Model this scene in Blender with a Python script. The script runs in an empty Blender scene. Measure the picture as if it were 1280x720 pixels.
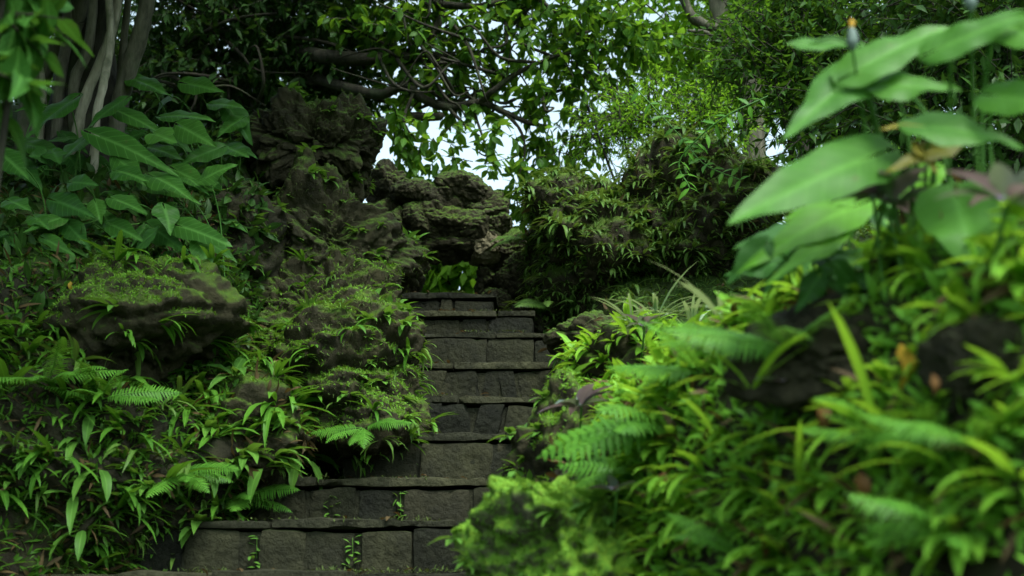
import bpy, bmesh, math, random
import numpy as np
from mathutils import Vector, Matrix
from mathutils.bvhtree import BVHTree

random.seed(11)
rng = np.random.default_rng(11)
scene = bpy.context.scene
COL = scene.collection
F, CZ, TH = 1500.0, 1.5, math.atan(380 / 1500)
CT, ST = math.cos(TH), math.sin(TH)
PI = math.pi


def at(px, py, Y):
    """the point of the place seen at a photograph pixel, Y metres ahead"""
    u, v = (px - 640) / F, (360 - py) / F
    t = Y / (CT - v * ST)
    return np.array([u * t, Y, CZ + (ST + v * CT) * t])


# ------------------------------------------------------------------ noise
def _hash(ix, iy, iz, seed):
    h = (ix.astype(np.int64) * 374761393 + iy.astype(np.int64) * 668265263 + iz.astype(np.int64) * 1274126177 + seed * 974634777) & 0xFFFFFFFF
    h = ((h ^ (h >> 13)) * 1103515245) & 0xFFFFFFFF
    h = ((h ^ (h >> 16)) * 2654435761) & 0xFFFFFFFF
    return ((h ^ (h >> 15)) & 0xFFFFFF) / float(0xFFFFFF) * 2 - 1


def vnoise(P, seed=0):
    P = np.asarray(P, float)
    I = np.floor(P)
    f = P - I
    f = f * f * f * (f * (f * 6 - 15) + 10)
    out = 0
    for dx in (0, 1):
        for dy in (0, 1):
            for dz in (0, 1):
                w = (f[:, 0] if dx else 1 - f[:, 0]) * (f[:, 1] if dy else 1 - f[:, 1]) * (f[:, 2] if dz else 1 - f[:, 2])
                out = out + w * _hash(I[:, 0] + dx, I[:, 1] + dy, I[:, 2] + dz, seed)
    return out


def fbm(P, octv=4, seed=0, ridged=False):
    s, a, tot, P = 0, 1.0, 0, np.asarray(P, float)
    for k in range(octv):
        n = vnoise(P, seed + k * 17)
        if ridged:
            n = 1 - 2 * np.abs(n)
        s = s + a * n
        tot += a
        a *= .5
        P = P * 2.03 + 7.31
    return s / tot


def norm(v):
    return v / np.maximum(np.linalg.norm(v, axis=-1, keepdims=True), 1e-9)


# ------------------------------------------------------------------ mesh building
class MB:
    def __init__(self):
        self.V, self.FL, self.FT, self.A, self.n = [], [], [], [], 0

    def add(self, v, f, a=None):
        v = np.asarray(v, np.float32).reshape(-1, 3)
        f = np.asarray(f, np.int32)
        self.V.append(v)
        self.FL.append((f + self.n).ravel())
        self.FT.append(np.full(len(f), f.shape[1], np.int32))
        self.A.append(np.zeros_like(v) if a is None else np.asarray(a, np.float32).reshape(-1, 3))
        self.n += len(v)
        return self

    def mesh(self, name, mat, smooth=True):
        V, L, T, A = map(np.concatenate, (self.V, self.FL, self.FT, self.A))
        m = bpy.data.meshes.new(name)
        m.vertices.add(len(V))
        m.vertices.foreach_set('co', V.ravel())
        m.loops.add(len(L))
        m.loops.foreach_set('vertex_index', L)
        m.polygons.add(len(T))
        st = np.zeros(len(T), np.int32)
        st[1:] = np.cumsum(T)[:-1]
        m.polygons.foreach_set('loop_start', st)
        m.polygons.foreach_set('loop_total', T)
        at_ = m.attributes.new('lc', 'FLOAT_VECTOR', 'POINT')
        at_.data.foreach_set('vector', A.ravel())
        m.update(calc_edges=True)
        m.validate()
        if smooth:
            m.polygons.foreach_set('use_smooth', np.ones(len(m.polygons), bool))
        m.materials.append(mat)
        return m

    def build(self, name, mat, parent=None, smooth=True):
        return obj(name, self.mesh(name, mat, smooth), parent)


def obj(name, mesh, parent=None):
    o = bpy.data.objects.new(name, mesh)
    COL.objects.link(o)
    if parent is not None:
        o.parent = parent
    return o


def tag(o, label=None, cat=None, group=None, kind=None):
    for k, v in (('label', label), ('category', cat), ('group', group), ('kind', kind)):
        if v:
            o[k] = v
    return o


def empty(name, loc=(0, 0, 0)):
    o = bpy.data.objects.new(name, None)
    o.empty_display_size = .05
    COL.objects.link(o)
    o.location = [float(c) for c in loc]
    return o


def tube(mb, pts, rad, sides=7, wob=0., seed=0, sub=1):
    P = np.asarray(pts, float)
    R = np.broadcast_to(np.asarray(rad, float), (len(P),)).copy()
    if sub > 1:                                     # Catmull-Rom
        E = np.vstack([2 * P[0] - P[1], P, 2 * P[-1] - P[-2]])
        Q, RR = [], []
        for i in range(len(P) - 1):
            p0, p1, p2, p3 = E[i:i + 4]
            for k in range(sub):
                t = k / sub
                Q.append(.5 * (2 * p1 + (p2 - p0) * t + (2 * p0 - 5 * p1 + 4 * p2 - p3) * t * t + (3 * p1 - p0 - 3 * p2 + p3) * t ** 3))
                RR.append(R[i] * (1 - t) + R[i + 1] * t)
        P, R = np.vstack(Q + [P[-1]]), np.array(RR + [R[-1]])
    n = len(P)
    T = norm(np.gradient(P, axis=0))
    ref = np.array([.31, .87, .37])
    S = norm(np.cross(T, ref))
    B = np.cross(T, S)
    a = np.arange(sides) / sides * 2 * PI
    ring = np.cos(a)[None, :, None] * S[:, None] + np.sin(a)[None, :, None] * B[:, None]
    rr = R[:, None, None] * np.ones((1, sides, 1))
    V = P[:, None] + ring * rr
    if wob:
        nz = fbm(V.reshape(-1, 3) * (1.3 / max(R.mean(), .01)) * .5, 3, seed).reshape(n, sides, 1)
        V = P[:, None] + ring * rr * (1 + wob * nz)
    i = np.arange(n - 1)[:, None] * sides
    j = np.arange(sides)[None]
    k = (j + 1) % sides
    f = np.stack([i + j, i + k, i + sides + k, i + sides + j], -1).reshape(-1, 4)
    A = np.zeros((n, sides, 3))
    A[..., 1] = np.linspace(0, 1, n)[:, None]
    mb.add(V.reshape(-1, 3), f, A.reshape(-1, 3))
    return mb


PROF = {
    'lance': [.14, .78, 1, .86, .58, .03],
    'strap': [.45, .85, 1, .95, .66, .03],
    'ovate': [.12, .9, 1, .72, .38, .03],
    'leaf2': [.12, 1, .55, .03],
    'leaf3': [.1, .82, 1, .62, .03],
    'pinna': [.75, .9, .55, .05],
}


def leaves(mb, base, d, up, L, W, curl=.3, fold=.3, prof='lance', rand=None, wave=0.):
    base = np.atleast_2d(np.asarray(base, float))
    N = len(base)
    if N == 0:
        return mb
    d = norm(np.broadcast_to(np.asarray(d, float), (N, 3)))
    up = np.broadcast_to(np.asarray(up, float), (N, 3))
    side = norm(np.cross(d, up))
    nr = np.cross(side, d)
    L, W, curl, fold = (np.broadcast_to(np.asarray(q, float), (N,)) for q in (L, W, curl, fold))
    pr = PROF[prof]
    S = len(pr) - 1
    rnd = rng.random(N) if rand is None else np.broadcast_to(np.asarray(rand, float), (N,))
    V = np.zeros((N, S + 1, 3, 3))
    A = np.zeros((N, S + 1, 3, 3))
    p = base.copy()
    ph = rng.random(N) * 6.28
    for i in range(S + 1):
        if i:
            a = (curl * (i - .5) / S)[:, None]
            p = p + (L / S)[:, None] * (np.cos(a) * d - np.sin(a) * nr)
        a = (curl * i / S)[:, None]
        n = np.cos(a) * nr + np.sin(a) * d
        w = (W * pr[i])[:, None] * .5
        fo = (fold + wave * np.sin(ph + i * 2.4))[:, None]
        fo2 = (fold + wave * np.sin(ph + i * 2.1 + 1.7))[:, None]
        V[:, i, 0] = p + side * w * np.cos(fo) + n * w * np.sin(fo)
        V[:, i, 1] = p
        V[:, i, 2] = p - side * w * np.cos(fo2) + n * w * np.sin(fo2)
        A[:, i, 0, 0], A[:, i, 2, 0] = -1, 1
        A[:, i, :, 1] = i / S
        A[:, i, :, 2] = rnd[:, None]
    k = np.arange(N)[:, None, None] * (S + 1) * 3
    i = np.arange(S)[None, :, None] * 3
    q = np.array([[0, 1, 4, 3], [1, 2, 5, 4]])
    f = (k[..., None] + i[..., None] + q[None, None]).reshape(-1, 4)
    mb.add(V.reshape(-1, 3), f, A.reshape(-1, 3))
    return mb


# ------------------------------------------------------------------ materials
def nmat(name):
    m = bpy.data.materials.new(name)
    m.use_nodes = True
    nt = m.node_tree
    nt.nodes.clear()
    out = nt.nodes.new('ShaderNodeOutputMaterial')
    return m, nt, out


def N_(nt, t, ins=None, **kw):
    n = nt.nodes.new(t)
    for k, v in kw.items():
        setattr(n, k, v)
    for k, v in (ins or {}).items():
        s = n.inputs[k]
        if isinstance(v, bpy.types.NodeSocket):
            nt.links.new(v, s)
        else:
            s.default_value = v
    return n


def mixc(nt, f, a, b, bt='MIX'):
    n = nt.nodes.new('ShaderNodeMix')
    n.data_type = 'RGBA'
    n.blend_type = bt
    for s, v in ((n.inputs[0], f), (n.inputs[6], a), (n.inputs[7], b)):
        if isinstance(v, bpy.types.NodeSocket):
            nt.links.new(v, s)
        else:
            s.default_value = v if not isinstance(v, tuple) else (*v, 1)[:4]
    return n.outputs[2]


def math_(nt, op, a, b=0., c=0.):
    n = nt.nodes.new('ShaderNodeMath')
    n.operation = op
    for s, v in zip(n.inputs, (a, b, c)):
        if isinstance(v, bpy.types.NodeSocket):
            nt.links.new(v, s)
        else:
            s.default_value = v
    return n.outputs[0]


def ramp(nt, f, stops):
    n = nt.nodes.new('ShaderNodeValToRGB')
    e = n.color_ramp.elements
    while len(e) < len(stops):
        e.new(.5)
    for q, (p, c) in zip(e, stops):
        q.position = p
        q.color = (*c, 1) if len(c) == 3 else c
    nt.links.new(f, n.inputs[0])
    return n.outputs[0]


def smooth(nt, x, lo, hi):
    n = nt.nodes.new('ShaderNodeMapRange')
    n.interpolation_type = 'SMOOTHSTEP'
    nt.links.new(x, n.inputs[0])
    n.inputs[1].default_value, n.inputs[2].default_value = lo, hi
    return n.outputs[0]


def leaf_mat(name, c1, c2, trans=.35, rough=.42, vein=0., rib=.35, spots=.25, tcol=None, spec=.14):
    m, nt, out = nmat(name)
    at_ = N_(nt, 'ShaderNodeAttribute', attribute_name='lc')
    sep = N_(nt, 'ShaderNodeSeparateXYZ', {0: at_.outputs['Vector']})
    oi = N_(nt, 'ShaderNodeObjectInfo')
    u = math_(nt, 'ABSOLUTE', sep.outputs[0])
    tc = N_(nt, 'ShaderNodeTexCoord')
    nz = N_(nt, 'ShaderNodeTexNoise', {'Vector': tc.outputs['Object'], 'Scale': 28.0, 'Detail': 4.0})
    nz2 = N_(nt, 'ShaderNodeTexNoise', {'Vector': tc.outputs['Object'], 'Scale': 3.0, 'Detail': 2.0})
    r = math_(nt, 'ADD', math_(nt, 'MULTIPLY', sep.outputs[2], .6), math_(nt, 'MULTIPLY', oi.outputs['Random'], .4))
    r = math_(nt, 'ADD', r, math_(nt, 'MULTIPLY_ADD', nz2.outputs[0], .8, -.4))
    col = mixc(nt, r, c1, c2)
    # paler midrib
    mid = math_(nt, 'SUBTRACT', 1.0, smooth(nt, u, .02, .2))
    lite = tuple(min(1, c * 1.7 + .015) for c in c2)
    col = mixc(nt, math_(nt, 'MULTIPLY', mid, rib), col, lite)
    if vein:
        w = math_(nt, 'SINE', math_(nt, 'MULTIPLY', math_(nt, 'SUBTRACT', sep.outputs[1], math_(nt, 'MULTIPLY', u, .22)), 46.0))
        v = smooth(nt, w, .86, 1.0)
        col = mixc(nt, math_(nt, 'MULTIPLY', v, vein), col, lite)
    sp = smooth(nt, nz.outputs[0], .64, .74)
    col = mixc(nt, math_(nt, 'MULTIPLY', sp, spots), col, (.10, .075, .03))
    p = N_(nt, 'ShaderNodeBsdfPrincipled', {'Base Color': col, 'Roughness': rough, 'Specular IOR Level': spec})
    bm = N_(nt, 'ShaderNodeBump', {'Strength': .25, 'Distance': .004, 'Height': nz.outputs[0]})
    nt.links.new(bm.outputs[0], p.inputs['Normal'])
    tcl = mixc(nt, .5, col, tcol or tuple((c * 1.6) for c in (c2[0] * 1.3, c2[1], c2[2] * .5)))
    t = N_(nt, 'ShaderNodeBsdfTranslucent', {'Color': tcl})
    ms = N_(nt, 'ShaderNodeMixShader', {0: trans, 1: p.outputs[0], 2: t.outputs[0]})
    nt.links.new(ms.outputs[0], out.inputs[0])
    return m


def rock_mat(name, dark, lite, moss=(.045, .095, .014), moss_lo=.35, moss_hi=.75, moss_bias=0., bump=.9, scale=1.):
    m, nt, out = nmat(name)
    geo = N_(nt, 'ShaderNodeNewGeometry')
    pos = geo.outputs['Position']
    nz = N_(nt, 'ShaderNodeSeparateXYZ', {0: geo.outputs['Normal']}).outputs[2]
    n1 = N_(nt, 'ShaderNodeTexNoise', {'Vector': pos, 'Scale': 5 * scale, 'Detail': 8.0, 'Roughness': .65}).outputs[0]
    n2 = N_(nt, 'ShaderNodeTexNoise', {'Vector': pos, 'Scale': 24 * scale, 'Detail': 8.0, 'Roughness': .7}).outputs[0]
    n3 = N_(nt, 'ShaderNodeTexNoise', {'Vector': pos, 'Scale': 90 * scale, 'Detail': 4.0, 'Roughness': .7}).outputs[0]
    vo = N_(nt, 'ShaderNodeTexVoronoi', {'Vector': pos, 'Scale': 30 * scale}, feature='F1').outputs[0]
    col = ramp(nt, n1, [(.3, dark), (.5, tuple((a + b) / 2 for a, b in zip(dark, lite))), (.72, lite)])
    col = mixc(nt, math_(nt, 'MULTIPLY', smooth(nt, n2, .45, .7), .55), col, tuple(c * .45 for c in dark))
    lich = smooth(nt, n3, .6, .72)
    col = mixc(nt, math_(nt, 'MULTIPLY', lich, .35), col, tuple(min(1, c * 1.5) for c in lite))
    bz = N_(nt, 'ShaderNodeSeparateXYZ', {0: N_(nt, 'ShaderNodeAttribute', attribute_name='lc').outputs['Vector']}).outputs[2]   # each cut block its own shade
    bz = math_(nt, 'ADD', bz, math_(nt, 'MULTIPLY', math_(nt, 'COMPARE', bz, 0.0, .001), .5))
    k = math_(nt, 'MULTIPLY_ADD', bz, 1.3, .35)
    cmb = N_(nt, 'ShaderNodeCombineColor', {0: k, 1: math_(nt, 'MULTIPLY_ADD', bz, 1.2, .40), 2: math_(nt, 'MULTIPLY_ADD', bz, .95, .50)}).outputs[0]
    col = mixc(nt, 1.0, col, cmb, 'MULTIPLY')
    mk = math_(nt, 'ADD', math_(nt, 'MULTIPLY', nz, .45), math_(nt, 'ADD', math_(nt, 'MULTIPLY', n1, .9), math_(nt, 'MULTIPLY', n2, .35)))
    mk = smooth(nt, math_(nt, 'ADD', mk, moss_bias - .45), moss_lo, moss_hi)
    mcol = mixc(nt, n2, tuple(c * .55 for c in moss), tuple(c * 1.5 for c in moss))
    mcol = mixc(nt, smooth(nt, n3, .4, .75), mcol, (moss[0] * 1.9, moss[1] * 1.3, moss[2]))
    col = mixc(nt, mk, col, mcol)
    h = math_(nt, 'ADD', math_(nt, 'MULTIPLY', n2, .55), math_(nt, 'ADD', math_(nt, 'MULTIPLY', n3, .3), math_(nt, 'MULTIPLY', vo, -.25)))
    b = N_(nt, 'ShaderNodeBump', {'Strength': bump, 'Distance': .03, 'Height': h})
    rgh = math_(nt, 'MULTIPLY_ADD', smooth(nt, n1, .35, .65), .3, .62)
    p = N_(nt, 'ShaderNodeBsdfPrincipled', {'Base Color': col, 'Roughness': rgh, 'Specular IOR Level': .14, 'Normal': b.outputs[0]})
    nt.links.new(p.outputs[0], out.inputs[0])
    return m


def bark_mat(name, c1, c2, bump=.7):
    m, nt, out = nmat(name)
    tc = N_(nt, 'ShaderNodeTexCoord')
    mp = N_(nt, 'ShaderNodeMapping', {'Vector': tc.outputs['Object'], 'Scale': (16, 16, 3)})
    n1 = N_(nt, 'ShaderNodeTexNoise', {'Vector': mp.outputs[0], 'Scale': 1.6, 'Detail': 7.0, 'Roughness': .65}).outputs[0]
    n2 = N_(nt, 'ShaderNodeTexNoise', {'Vector': tc.outputs['Object'], 'Scale': 9.0, 'Detail': 4.0}).outputs[0]
    col = mixc(nt, smooth(nt, n1, .3, .7), c1, c2)
    col = mixc(nt, math_(nt, 'MULTIPLY', smooth(nt, n2, .5, .7), .5), col, (.04, .06, .02))
    b = N_(nt, 'ShaderNodeBump', {'Strength': bump, 'Distance': .02, 'Height': n1})
    p = N_(nt, 'ShaderNodeBsdfPrincipled', {'Base Color': col, 'Roughness': .85, 'Specular IOR Level': .25, 'Normal': b.outputs[0]})
    nt.links.new(p.outputs[0], out.inputs[0])
    return m


M = {}
M['strap'] = leaf_mat('strap_fern_leaf', (.045, .135, .014), (.11, .27, .026), .28, spots=.15)
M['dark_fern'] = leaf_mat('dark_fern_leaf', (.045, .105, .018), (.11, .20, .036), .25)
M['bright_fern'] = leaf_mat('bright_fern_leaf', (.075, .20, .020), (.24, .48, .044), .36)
M['frond'] = leaf_mat('pinnate_frond_leaf', (.050, .16, .018), (.11, .28, .030), .32)
M['taro'] = leaf_mat('arrowhead_leaf', (.025, .092, .012), (.052, .148, .020), .32, .45, vein=.5, rib=.7, spots=.35)
M['taro_deep'] = leaf_mat('deep_green_arrowhead_leaf', (.017, .065, .010), (.036, .115, .016), .3, .45, vein=.4, rib=.5, spots=.4)
M['taro_bright'] = leaf_mat('pale_arrowhead_leaf', (.044, .140, .018), (.074, .195, .024), .34, .45, vein=.18, rib=.4, spots=.35)
M['taro_young'] = leaf_mat('young_arrowhead_leaf', (.085, .24, .022), (.13, .32, .03), .4, .45, vein=.15, rib=.3, spots=.1)
M['petiole'] = leaf_mat('petiole_green', (.06, .16, .03), (.10, .22, .04), .1, spots=.1, rib=0)
M['purple'] = leaf_mat('purple_leaf', (.11, .078, .13), (.24, .19, .27), .2, .35, rib=.1, spots=.1)
M['silver'] = leaf_mat('silver_leaf', (.10, .14, .12), (.17, .22, .18), .2, .4, rib=.1, spots=.1)
M['grass'] = leaf_mat('pale_grass_leaf', (.15, .23, .13), (.28, .38, .23), .25, spots=.1)
M['yellow'] = leaf_mat('yellow_leaf', (.42, .24, .03), (.5, .33, .05), .35, spots=.6)
M['litter'] = leaf_mat('withered_leaf', (.045, .030, .014), (.11, .075, .03), .2, .6, spots=.4)
M['yellow_dull'] = leaf_mat('yellowing_leaf', (.15, .15, .02), (.26, .21, .03), .35, spots=.7)
M['brown'] = leaf_mat('brown_leaf', (.09, .045, .016), (.17, .085, .03), .2, spots=.6)
M['herb'] = leaf_mat('seedling_leaf', (.06, .16, .025), (.13, .28, .04), .3)
M['moss_blade'] = leaf_mat('moss_shoot', (.055, .14, .014), (.15, .31, .03), .3, .6, rib=0)
M['moss_dim'] = leaf_mat('dull_moss_shoot', (.030, .06, .012), (.085, .12, .03), .25, .7, rib=0)
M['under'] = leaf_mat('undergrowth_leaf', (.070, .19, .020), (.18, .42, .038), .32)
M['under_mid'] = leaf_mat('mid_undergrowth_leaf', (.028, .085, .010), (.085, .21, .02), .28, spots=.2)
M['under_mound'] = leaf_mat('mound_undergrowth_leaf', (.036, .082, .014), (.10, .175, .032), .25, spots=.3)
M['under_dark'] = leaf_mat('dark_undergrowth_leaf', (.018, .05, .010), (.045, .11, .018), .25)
M['crown_dark'] = leaf_mat('dark_crown_leaf', (.020, .052, .011), (.040, .098, .018), .3, .5)
M['crown_hedge'] = leaf_mat('hedge_leaf', (.026, .078, .011), (.065, .155, .02), .4, .55, tcol=(.18, .36, .02))
M['crown_mid'] = leaf_mat('crown_leaf', (.034, .10, .012), (.085, .20, .02), .5, .5, tcol=(.26, .46, .02))
M['crown_light'] = leaf_mat('light_crown_leaf', (.09, .22, .016), (.17, .35, .025), .5, .55, tcol=(.32, .56, .02))
M['rock'] = rock_mat('limestone_rock', (.015, .0135, .006), (.056, .050, .027), moss_bias=.13)
M['rock_moss'] = rock_mat('mossy_limestone', (.015, .0135, .006), (.054, .048, .024), moss=(.055, .115, .014), moss_bias=.12)
M['rock_bright'] = rock_mat('bright_moss_rock', (.05, .05, .03), (.13, .13, .07), moss=(.12, .26, .025), moss_bias=.42)
M['rock_dark'] = rock_mat('dark_earth_rock', (.014, .013, .007), (.042, .039, .021), moss=(.03, .06, .012), moss_bias=-.05)
M['rock_tan'] = rock_mat('tan_stone', (.085, .075, .042), (.18, .155, .095), moss_bias=-.3)
M['block'] = rock_mat('step_block', (.010, .0105, .0055), (.034, .0345, .0195), moss=(.022, .045, .010), moss_bias=-.08, bump=.8, scale=1.3)
M['block_tan'] = rock_mat('step_block_pale', (.030, .028, .014), (.070, .063, .034), moss=(.04, .07, .02), moss_bias=-.25, bump=.8, scale=1.3)
M['tread'] = rock_mat('step_tread', (.015, .0155, .0085), (.050, .050, .029), moss=(.05, .08, .025), moss_bias=-.3, bump=.8, scale=1.3)
M['soil'] = rock_mat('soil', (.013, .011, .006), (.038, .031, .017), moss=(.03, .07, .012), moss_bias=.1)
M['bark'] = bark_mat('dark_bark', (.014, .013, .008), (.045, .040, .026))
M['bark_pale'] = bark_mat('pale_root_bark', (.20, .18, .13), (.42, .38, .29), .5)
M['bark_mid'] = bark_mat('grey_bark', (.045, .042, .028), (.13, .12, .085))


# ------------------------------------------------------------------ terrain
Y0S, Y1S = 1.7, 7.05


def slope(y):
    return np.interp(y, [-400, 1.7, 7.05, 8, 40, 400], [0, 0, 3.2, 3.25, 3.4, 1.0])


def xl(y):
    return np.interp(y, [0, 3.5, 4.4, 4.75, 5.1, 5.3, 6.5, 7.2, 8, 10], [-1.75, -1.65, -1.5, -1.3, -1.1, -.85, -.78, -.75, -1.6, -5])


def xr(y):
    return np.interp(y, [0, 1.3, 2.2, 3, 4, 5, 5.6, 6.2, 7.2, 8, 10], [.6, .5, .27, .08, .02, .05, .36, .42, .2, 1, 4])


def sstep(x):
    x = np.clip(x, 0, 1)
    return x * x * (3 - 2 * x)


def ground_h(x, y):
    x, y = np.asarray(x, float), np.asarray(y, float)
    s = slope(y)
    h = s - .36 * sstep((y - 1.2) / .5) * sstep((8 - y) / .6)
    dl, dr = xl(y) - x, x - xr(y)
    HL = np.interp(y, [-8, 0, 2, 4, 4.6, 5.4, 6.4, 7.5, 9], [.2, .8, .9, .75, .8, .95, .95, .5, .1])
    h = np.where(dl > 0, h + (HL + .36) * sstep(dl / .75) + .22 * np.minimum(np.maximum(dl - .3, 0), 5), h)
    zr = np.interp(y, [-8, 0, 1, 2, 3, 4, 5, 6, 7, 9], [.2, .6, 1.0, 1.40, 1.80, 2.10, 2.28, 2.8, 3.3, 3.3])
    k = sstep(dr / .28)
    h = np.where(dr > 0, h * (1 - k) + k * (zr + .2 * np.clip(dr - .3, -.3, 4) + .75 * sstep((dr - .02) / .5) * np.interp(y, [.5, 1.3, 1.7, 2.2, 2.7, 3.3, 4.5, 6], [0, .4, 1, .95, .6, .2, 0, 0])), h)
    P = np.stack([x * 2.2, y * 2.2, 0 * x], -1).reshape(-1, 3)
    b = fbm(P, 4, 5).reshape(x.shape)
    far = np.clip((np.hypot(x, y - 4) - 12) / 60, 0, 1)
    side = np.clip(np.maximum(dl, dr) / .3, 0, 1)
    return h + b * (.02 + .10 * side) + far * 3 * b


def make_ground():
    gx = np.concatenate([-np.geomspace(300, 3.1, 34), np.arange(-3, 3.01, .045), np.geomspace(3.1, 300, 34)])
    gy = np.concatenate([-np.geomspace(300, .6, 26), np.arange(-.5, 9.01, .045), np.geomspace(9.2, 400, 34)])
    X, Y = np.meshgrid(gx, gy)
    Z = ground_h(X, Y)
    nx, ny = len(gx), len(gy)
    i = np.arange(ny - 1)[:, None] * nx
    j = np.arange(nx - 1)[None]
    f = np.stack([i + j, i + j + 1, i + nx + j + 1, i + nx + j], -1).reshape(-1, 4)
    mb = MB().add(np.stack([X, Y, Z], -1).reshape(-1, 3), f)
    return tag(mb.build('ground', M['soil']), kind='structure')


ground = make_ground()

# ------------------------------------------------------------------ rocks
def slope_hit(px, py):
    """where a sight line first meets the terrain"""
    for Y in np.arange(.9, 9, .01):
        p = at(px, py, Y)
        if p[2] < float(ground_h(p[0], p[1])):
            return p
    return at(px, py, 4)


_ico = {}


def ico(sub):
    if sub not in _ico:
        bm = bmesh.new()
        bmesh.ops.create_icosphere(bm, subdivisions=sub, radius=1)
        v = np.array([q.co[:] for q in bm.verts])
        f = np.array([[q.index for q in p.verts] for p in bm.faces])
        bm.free()
        _ico[sub] = (v, f)
    return _ico[sub]


SOLID = []     # (name, verts, faces) of what plants grow on


def rock_shape(r, seed, sub=6, rough=.16, planes=14, pit=.05, strata=0., sharp=22., flat=.66, crack=1.):
    d, f = ico(sub)
    rg = np.random.default_rng(seed)
    pn = norm(rg.normal(size=(planes, 3)))
    po = rg.uniform(flat, 1.0, planes)
    dots = np.maximum(d @ pn.T, 1e-3)
    t = po[None] / dots
    t = np.where(d @ pn.T > .05, t, 9)
    k = sharp
    rad = -np.log(np.exp(-k * np.minimum(t, 3)).sum(1) + np.exp(-k * 1.12)) / k
    size = float(np.mean(r))
    p = d * rad[:, None] * np.asarray(r)
    o = seed * 3.7
    disp = rough * fbm(p / size * 1.5 + o, 4, seed) * size
    disp += pit * 1.3 * size * fbm(p / size * 4 + o, 5, seed + 3, True)
    disp -= pit * size * np.maximum(0, fbm(p / size * 9 + o, 3, seed + 5)) * 1.6
    if strata:
        disp += strata * size * np.sin((p[:, 2] / size * 9 + 1.5 * fbm(p / size * 2 + o, 2, seed + 8)))* .5
    wp = p / size + .18 * np.stack([fbm(p / size * 3 + o, 3, seed + 20), fbm(p / size * 3 + o, 3, seed + 21), fbm(p / size * 3 + o, 3, seed + 22)], -1)
    for cells, ca, ck, w in ((26, .10, .13, .10), (150, .035, .06, .05)):
        cp = norm(rg.normal(size=(cells, 3))) * (np.asarray(r) / size) * rg.uniform(.75, 1.0, (cells, 1))
        best, sec, bi = np.full(len(p), 9.), np.full(len(p), 9.), np.zeros(len(p), int)
        for q in range(cells):
            dd = np.linalg.norm((wp - cp[q]) * [1, 1, 1.7], axis=1)
            c1 = dd < best
            sec = np.where(c1, best, np.minimum(sec, dd))
            bi = np.where(c1, q, bi)
            best = np.where(c1, dd, best)
        off = rg.uniform(-1, 1, cells)
        e = np.exp(-(sec - best) / w)
        disp += crack * size * (ca * off[bi] * (1 - e) - ck * e)
    p = p + norm(d / np.asarray(r)) * disp[:, None]
    return p, f


def rock(name, c, r, seed, mat, rot=(0, 0, 0), parent=None, solid=True, **kw):
    p, f = rock_shape(r, seed, **kw)
    R = np.array(Matrix.Rotation(rot[2], 3, 'Z') @ Matrix.Rotation(rot[1], 3, 'Y') @ Matrix.Rotation(rot[0], 3, 'X'))
    p = p @ R.T
    o = MB().add(p, f).build(name, M[mat], parent)
    o.location = [float(q) for q in c]
    if solid:
        SOLID.append((o, p + np.asarray(c), f))
    return o


G = 'rocks of the left bank'
rk = {}
rk['lower'] = tag(rock('boulder', at(398, 498, 5.75), (.55, .58, .55), 3, 'rock_moss', (0, .15, .3), rough=.24, sub=7, pit=.06),
                  'big dark mossy boulder bulging beside the middle steps, small ferns hanging on it', 'boulder', G)
rk['middle'] = tag(rock('boulder', at(405, 318, 6.25), (.50, .52, .46), 8, 'rock', (0, .25, .2), rough=.32, pit=.11, sub=7, strata=.05),
                   'bare brown craggy boulder in the middle of the left outcrop, under the overhang', 'boulder', G)
rk['upper'] = tag(rock('boulder', at(400, 192, 6.45), (.44, .46, .28), 21, 'rock', (0, .06, -.2), rough=.36, pit=.12, sub=7, strata=.05),
                  'topmost grey craggy boulder of the left outcrop, jutting over the one below', 'boulder', G)
rk['slope'] = tag(rock('boulder', at(408, 415, 5.98), (.42, .40, .42), 44, 'rock_moss', (0, .3, .5), rough=.28, sub=7, pit=.09),
                  'sloping brown mossy boulder joining the brown crag to the big one by the middle steps', 'boulder', G)
rk['landing'] = tag(rock('boulder', at(458, 530, 5.33), (.30, .24, .25), 37, 'rock_moss', (.1, .2, .7), rough=.22),
                    'dark earthy boulder resting on the landing under the big fern-hung one', 'boulder', G)
rk['mossy'] = tag(rock('boulder', at(178, 402, 4.98), (.39, .38, .35), 14, 'rock_moss', (0, 0, .4), rough=.14),
                  'rounded boulder under a bright moss cap below the arrowhead leaves', 'boulder', G)
rk['low'] = tag(rock('boulder', at(120, 600, 4.75), (.55, .42, .42), 33, 'rock_dark', (0, .2, .1), rough=.2),
                'dark boulder buried in ferns at the lower left beside the bottom step', 'boulder', G)
rk['foot'] = tag(rock('boulder', at(295, 552, 5.15), (.36, .36, .30), 41, 'rock_moss', (.2, 0, .5), rough=.2),
                 'squat mossy boulder overhanging the left end of the lower steps', 'boulder', G)
rk['gap'] = tag(rock('boulder', at(265, 320, 5.9), (.42, .4, .5), 52, 'rock_dark', (0, 0, .9), rough=.2),
                'shaded earthy boulder between the moss-capped one and the brown crag', 'boulder', G)
rk['left'] = tag(rock('boulder', at(0, 470, 4.9), (.45, .4, .38), 57, 'rock_dark', (0, 0, .2), rough=.2),
                 'dark fern-covered boulder at the left edge of the photo', 'boulder', G)
G = 'rocks of the far right mound'
rk['moundl'] = tag(rock('boulder', at(738, 312, 7.15), (.50, .55, .54), 64, 'rock_moss', (0, 0, .3), rough=.22),
                   'dark boulder hung with ferns right of the stone arch at the stair top', 'boulder', G)
rk['wedge'] = tag(rock('boulder', at(672, 408, 7.25), (.22, .2, .16), 67, 'rock_dark', (0, 0, .3), rough=.22),
                  'small dark boulder wedged between the top steps and the mound', 'boulder', G)
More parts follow.
